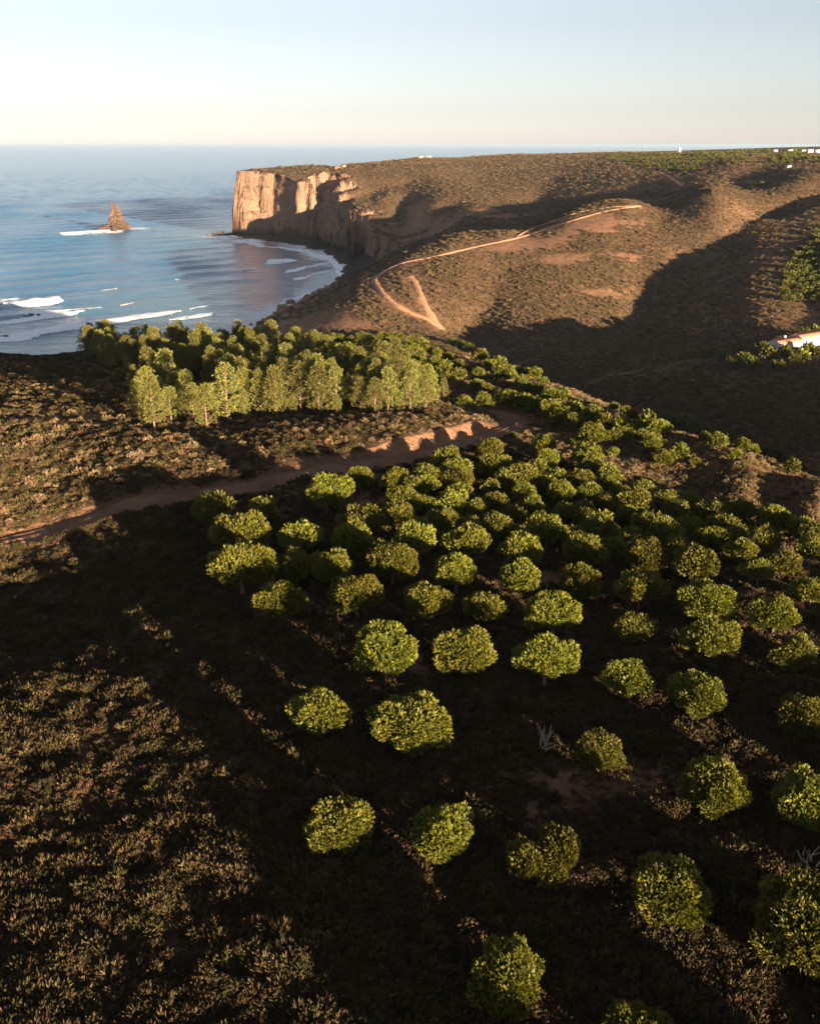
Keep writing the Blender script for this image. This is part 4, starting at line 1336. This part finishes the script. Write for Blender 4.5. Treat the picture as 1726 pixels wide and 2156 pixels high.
# ------------------------------------------------------------------ buildings
def box_part(name, mat, parent, x0, x1, y0, y1, z0, z1):
    V = [(x, y, z) for z in (z0, z1) for x, y in ((x0, y0), (x1, y0), (x1, y1), (x0, y1))]
    Fc = [(0, 3, 2, 1), (4, 5, 6, 7), (0, 1, 5, 4), (1, 2, 6, 5), (2, 3, 7, 6), (3, 0, 4, 7)]
    me = new_mesh(name, V, Fc)
    return obj(name, me, mat, parent)

def gable_walls(mat, parent, L, D, h, rise):
    V = [(0, 0, -1.5), (L, 0, -1.5), (L, D, -1.5), (0, D, -1.5), (0, 0, h), (L, 0, h), (L, D, h), (0, D, h), (0, D / 2, h + rise), (L, D / 2, h + rise)]
    me = bpy.data.meshes.new('wall')
    me.from_pydata(V, [], [(0, 1, 5, 4), (2, 3, 7, 6), (3, 0, 4, 8, 7), (1, 2, 6, 9, 5)])
    return obj('wall', me, mat, parent)

def roof_slope(parent, mat, L, D, h, rise, side, over=0.35, th=0.16):
    """one pitch of a tiled roof, with the rolls of its tiles"""
    k = int((L + 2 * over) / 0.28)
    xs = np.linspace(-over, L + over, k * 2 + 1)
    up = np.where(np.arange(len(xs)) % 2 == 0, 0.0, 0.07)
    sl = rise / (D / 2)
    y0, y1 = (-over, D / 2) if side < 0 else (D + over, D / 2)
    z0 = h - sl * over + 0.03; z1 = h + rise + 0.03
    rows = [(y0, z0 - th, 0), (y0, z0, 1), (y1, z1, 1), (y1, z1 - th, 0)]
    V = np.array([(x, y, z + u * f) for y, z, f in rows for x, u in zip(xs, up)])
    me = new_mesh('roof_slope', V, grid_faces(4, len(xs)))
    return obj('roof_slope', me, mat, parent)

def house(name, p, rz, L, D, h, rise, label, cat, group=None, chimney=True, wins=((0.2, 0.5), (0.5, 0.5), (0.8, 0.5)), end_win=True, roof=True, mats=(None, None)):
    root = empty(name, p, rz)
    tag(root, label, cat, group)
    wm, rm = mats[0] or M_WHITE, mats[1] or M_TILE
    if roof:
        gable_walls(wm, root, L, D, h, rise)
        roof_slope(root, rm, L, D, h, rise, -1); roof_slope(root, rm, L, D, h, rise, 1)
    else:
        box_part('wall', wm, root, 0, L, 0, D, -1.5, h)
        box_part('parapet', wm, root, -0.1, L + 0.1, -0.1, D + 0.1, h + 0.003, h + 0.5)
    for fx, fz in wins:
        box_part('window', M_GLASS, root, L * fx - 0.45, L * fx + 0.45, -0.05, 0.08, h * fz - 0.5, h * fz + 0.5)
    if end_win:
        box_part('window', M_GLASS, root, -0.05, 0.08, D * 0.5 - 0.45, D * 0.5 + 0.45, h * 0.55 - 0.6, h * 0.55 + 0.5)
    if chimney and roof:
        box_part('chimney', wm, root, L * 0.45, L * 0.45 + 0.8, D / 2 - 0.4, D / 2 + 0.4, h + rise - 0.6, h + rise + 0.9)
    return root

p1 = first_hit([1640], [738])[0]
house('farmhouse', (p1[0], p1[1], p1[2]), math.radians(32), 15.5, 7.0, 3.1, 1.9, 'white farmhouse with terracotta roof and a window in its gable, in the valley shade', 'house')
p2 = np.array([p1[0], p1[1]]) + np.array([math.cos(math.radians(32)), math.sin(math.radians(32))]) * 15.9
house('farm_wing', (p2[0], p2[1], p1[2] + 1.0), math.radians(32), 17, 7.4, 3.3, 2.0, 'longer tiled wing built on behind the white farmhouse at the right edge', 'house', None, False)
# far off on the skyline
def far_house(u, v, wpx, hpx, label, group, name='distant_house', rz=0.1, roof=False, mats=(None, None), depth=0.8):
    p = first_hit([u], [v])[0]
    m = depth_of(p) / F
    L = wpx * m * 0.85; h = hpx * m * 0.8
    g = float(height(np.array([p[0]]), np.array([p[1]]), False)[0])
    house(name, (p[0] - L / 2, p[1], g), rz, L, max(4, L * depth), h, h * 0.35, label, 'house' if 'tower' not in name else 'tower', group, False, ((0.3, 0.55), (0.7, 0.55)), False, roof, mats)
far_house(1430, 321, 5, 11, 'slim white tower alone on the skyline above the distant orchard', None, 'white_tower', 0.1, False)
far_house(1662, 354, 10, 5, 'small white house alone on the slope below the skyline trees', None, 'distant_house', 0.3, False)
for u, v, w, h, r in [(1568, 318.5, 14, 4, False), (1588, 319, 12, 4, True), (1610, 319, 14, 4, False), (1632, 319.5, 10, 4, False)]:
    far_house(u, v, w, h, 'low pale house in the short row on the skyline right of the tower', 'houses in the short row on the skyline', 'distant_house', 0.1, r)
for u, v, w, h, r in [(1664, 321, 12, 6, False), (1678, 321.5, 11, 6, False), (1692, 322, 12, 7, True), (1706, 322.5, 14, 8, False), (1722, 323, 14, 8, False)]:
    far_house(u, v, w, h, 'white house of the village at the far right of the skyline', 'village houses on the skyline', 'distant_house', 0.15, r)
for u, v, w, h in [(886, 333, 12, 4), (902, 332.6, 14, 4), (955, 331.5, 30, 2.5), (980, 331.2, 20, 3)]:
    far_house(u, v, w, h, 'low weathered wall of the ruined fort on the headland skyline', 'ruins on the headland', 'ruined_wall', 0.05, False, (M_STONE, None), 0.4)
far_house(724, 352, 9, 4, 'small pale ruin beside the brown outcrop above the cliff', None, 'ruined_wall', 0.2, False, (M_STONE, None), 0.6)
put_rock(712, 355, 22, 'brown outcrop on the edge of the plateau above the cliff', None, None, 'outcrop', 0.55)

# ------------------------------------------------------------------ trees farther off
R6 = np.random.default_rng(61)
FAR = [stone_pine(R6, 70, 5, 0.45) for _ in range(4)]
k = 0
spur = []
polyS = np.array([(1640, 600), (1655, 560), (1690, 520), (1722, 478), (1760, 470), (1760, 640), (1700, 632), (1650, 636)], float)
for j in range(13):
    for i in range(9):
        u = 1636 + i * 15 + (j % 2) * 7 + R6.uniform(-3, 3); v = 482 + j * 12.5 + R6.uniform(-3, 3)
        if inside(u, v, polyS) and u < 1745:
            spur.append((u, v, R6.uniform(13, 18)))
spur += [(1645, 618, 14), (1662, 634, 15), (1590, 393, 8), (1602, 391, 10), (1556, 399, 6), (1610, 388, 7), (1580, 397, 6)]
su = np.array(spur)
sp = first_hit(su[:, 0], su[:, 1])
for p, w in zip(sp, su[:, 2]):
    r = 0.5 * w / F * depth_of(p)
    lab, grp = ('small round pine of the young grove on the sunlit spur at the right edge', 'pines of the grove on the right-hand spur') if p[1] < 760 else ('bush-like pine on the crest of the middle hill', 'pines on the crest of the middle hill')
    plant('hillside_pine', FAR[k % 4], (p[0], p[1], p[2] - 0.1), random.uniform(0, 6), r, lab, 'tree', grp); k += 1
shade = [(1500 + i * 17 + R6.uniform(-5, 5), 752 + R6.uniform(-8, 10) + (i % 3) * 9, R6.uniform(22, 34)) for i in range(14)] + [(1690, 712, 26), (1712, 708, 28), (1650, 745, 22), (1700, 742, 26)]
su = np.array(shade)
sp = first_hit(su[:, 0], su[:, 1])
for p, w in zip(sp, su[:, 2]):
    r = 0.5 * w / F * depth_of(p)
    plant('valley_tree', FAR[k % 4], (p[0], p[1], p[2] - 0.2), random.uniform(0, 6), r, 'dark tree in the valley shade around the white farmhouse', 'tree', 'dark trees around the farmhouse'); k += 1

def far_trees(name, uv, size, seed):
    uv = np.array(uv)
    P = first_hit(uv[:, 0], uv[:, 1])
    s_ = size * R6.uniform(0.7, 1.3, len(P)) * 0.5 / F * depth_of(P)
    ok = (P[:, 2] > 40) & (P[:, 1] < 5000)
    scatter(name, P[ok], s_[ok], [m[0] for m in FAR], None, seed)
rows = []
for j in range(14):
    for i in range(34):
        u = 1275 + i * 7.2 + j * 3.0 + R6.uniform(-1.2, 1.2); v = 325 + j * 2.6 + (u - 1275) * 0.004 + R6.uniform(-0.6, 0.6)
        if u < 1500 - j * 3 and u > 1270 + j * j * 0.75 and (v < 352 or u > 1380):
            rows.append((u, v))
far_trees('distant_orchard', rows, 4.6, 5)
wd_ = []
for i in range(750):
    u = 1440 + 300 * R6.uniform() ** 0.7
    v = 323 - (u - 1440) * 0.025 + R6.uniform(0, 1) ** 2 * 26
    if fbm(np.array([u]), np.array([v * 4]), 40, 3, 131)[0] > -0.12:
        wd_.append((u, v))
far_trees('distant_wood', wd_, 6.0, 6)

# ------------------------------------------------------------------ dead branches
def dead_branch(u, v, size, label):
    p = first_hit([u], [v])[0]
    rg = np.random.default_rng(int(u))
    parts = []
    for i in range(9):
        a = rg.uniform(0, 6.28); e = rg.uniform(0.3, 1.1)
        b = np.array([rg.uniform(-0.2, 0.2), rg.uniform(-0.2, 0.2), 0.1])
        t_ = b + np.array([math.cos(a) * e * 0.7, math.sin(a) * e * 0.7, rg.uniform(0.25, 0.9)])
        m_ = (b + t_) / 2 + rg.normal(0, 0.08, 3)
        parts.append(tube([b, m_, t_], [0.05, 0.035, 0.012], 5))
        t2 = m_ + rg.normal(0, 0.3, 3) + np.array([0, 0, 0.25])
        parts.append(tube([m_, (m_ + t2) / 2, t2], [0.025, 0.018, 0.008], 4))
    V, Fc = join(parts)
    me = new_mesh('dead_branch', V * size, Fc, smooth=True)
    o = obj('dead_branch', me, M_DEAD, loc=(p[0], p[1], p[2]))
    tag(o, label, 'branch')
M_DEAD = plain_material('bleached_wood', (0.30, 0.23, 0.17), 0.9, 0.2, 8.0)
dead_branch(1142, 1578, 1.6, 'bare bleached branches sticking up left of the lone round pine')
dead_branch(1702, 1838, 1.5, 'bare pale branches above the largest pine at the right edge')

# ------------------------------------------------------------------ air
def haze_box():
    V = [(x, y, z) for z in (-9.0, 140.0) for x, y in ((-95000, -95000), (95000, -95000), (95000, 95000), (-95000, 95000))]
    me = new_mesh('haze', V, [(0, 3, 2, 1), (4, 5, 6, 7), (0, 1, 5, 4), (1, 2, 6, 5), (2, 3, 7, 6), (3, 0, 4, 7)])
    t = NT('haze_air')
    pv = t.n('ShaderNodeVolumePrincipled')
    pv.inputs['Color'].default_value = (0.31, 0.42, 0.56, 1)
    pv.inputs['Density'].default_value = 0.000022
    t.t.links.new(pv.outputs[0], t.out.inputs['Volume'])
    o = obj('haze', me, t.m)
    o['kind'] = 'stuff'
haze_box()
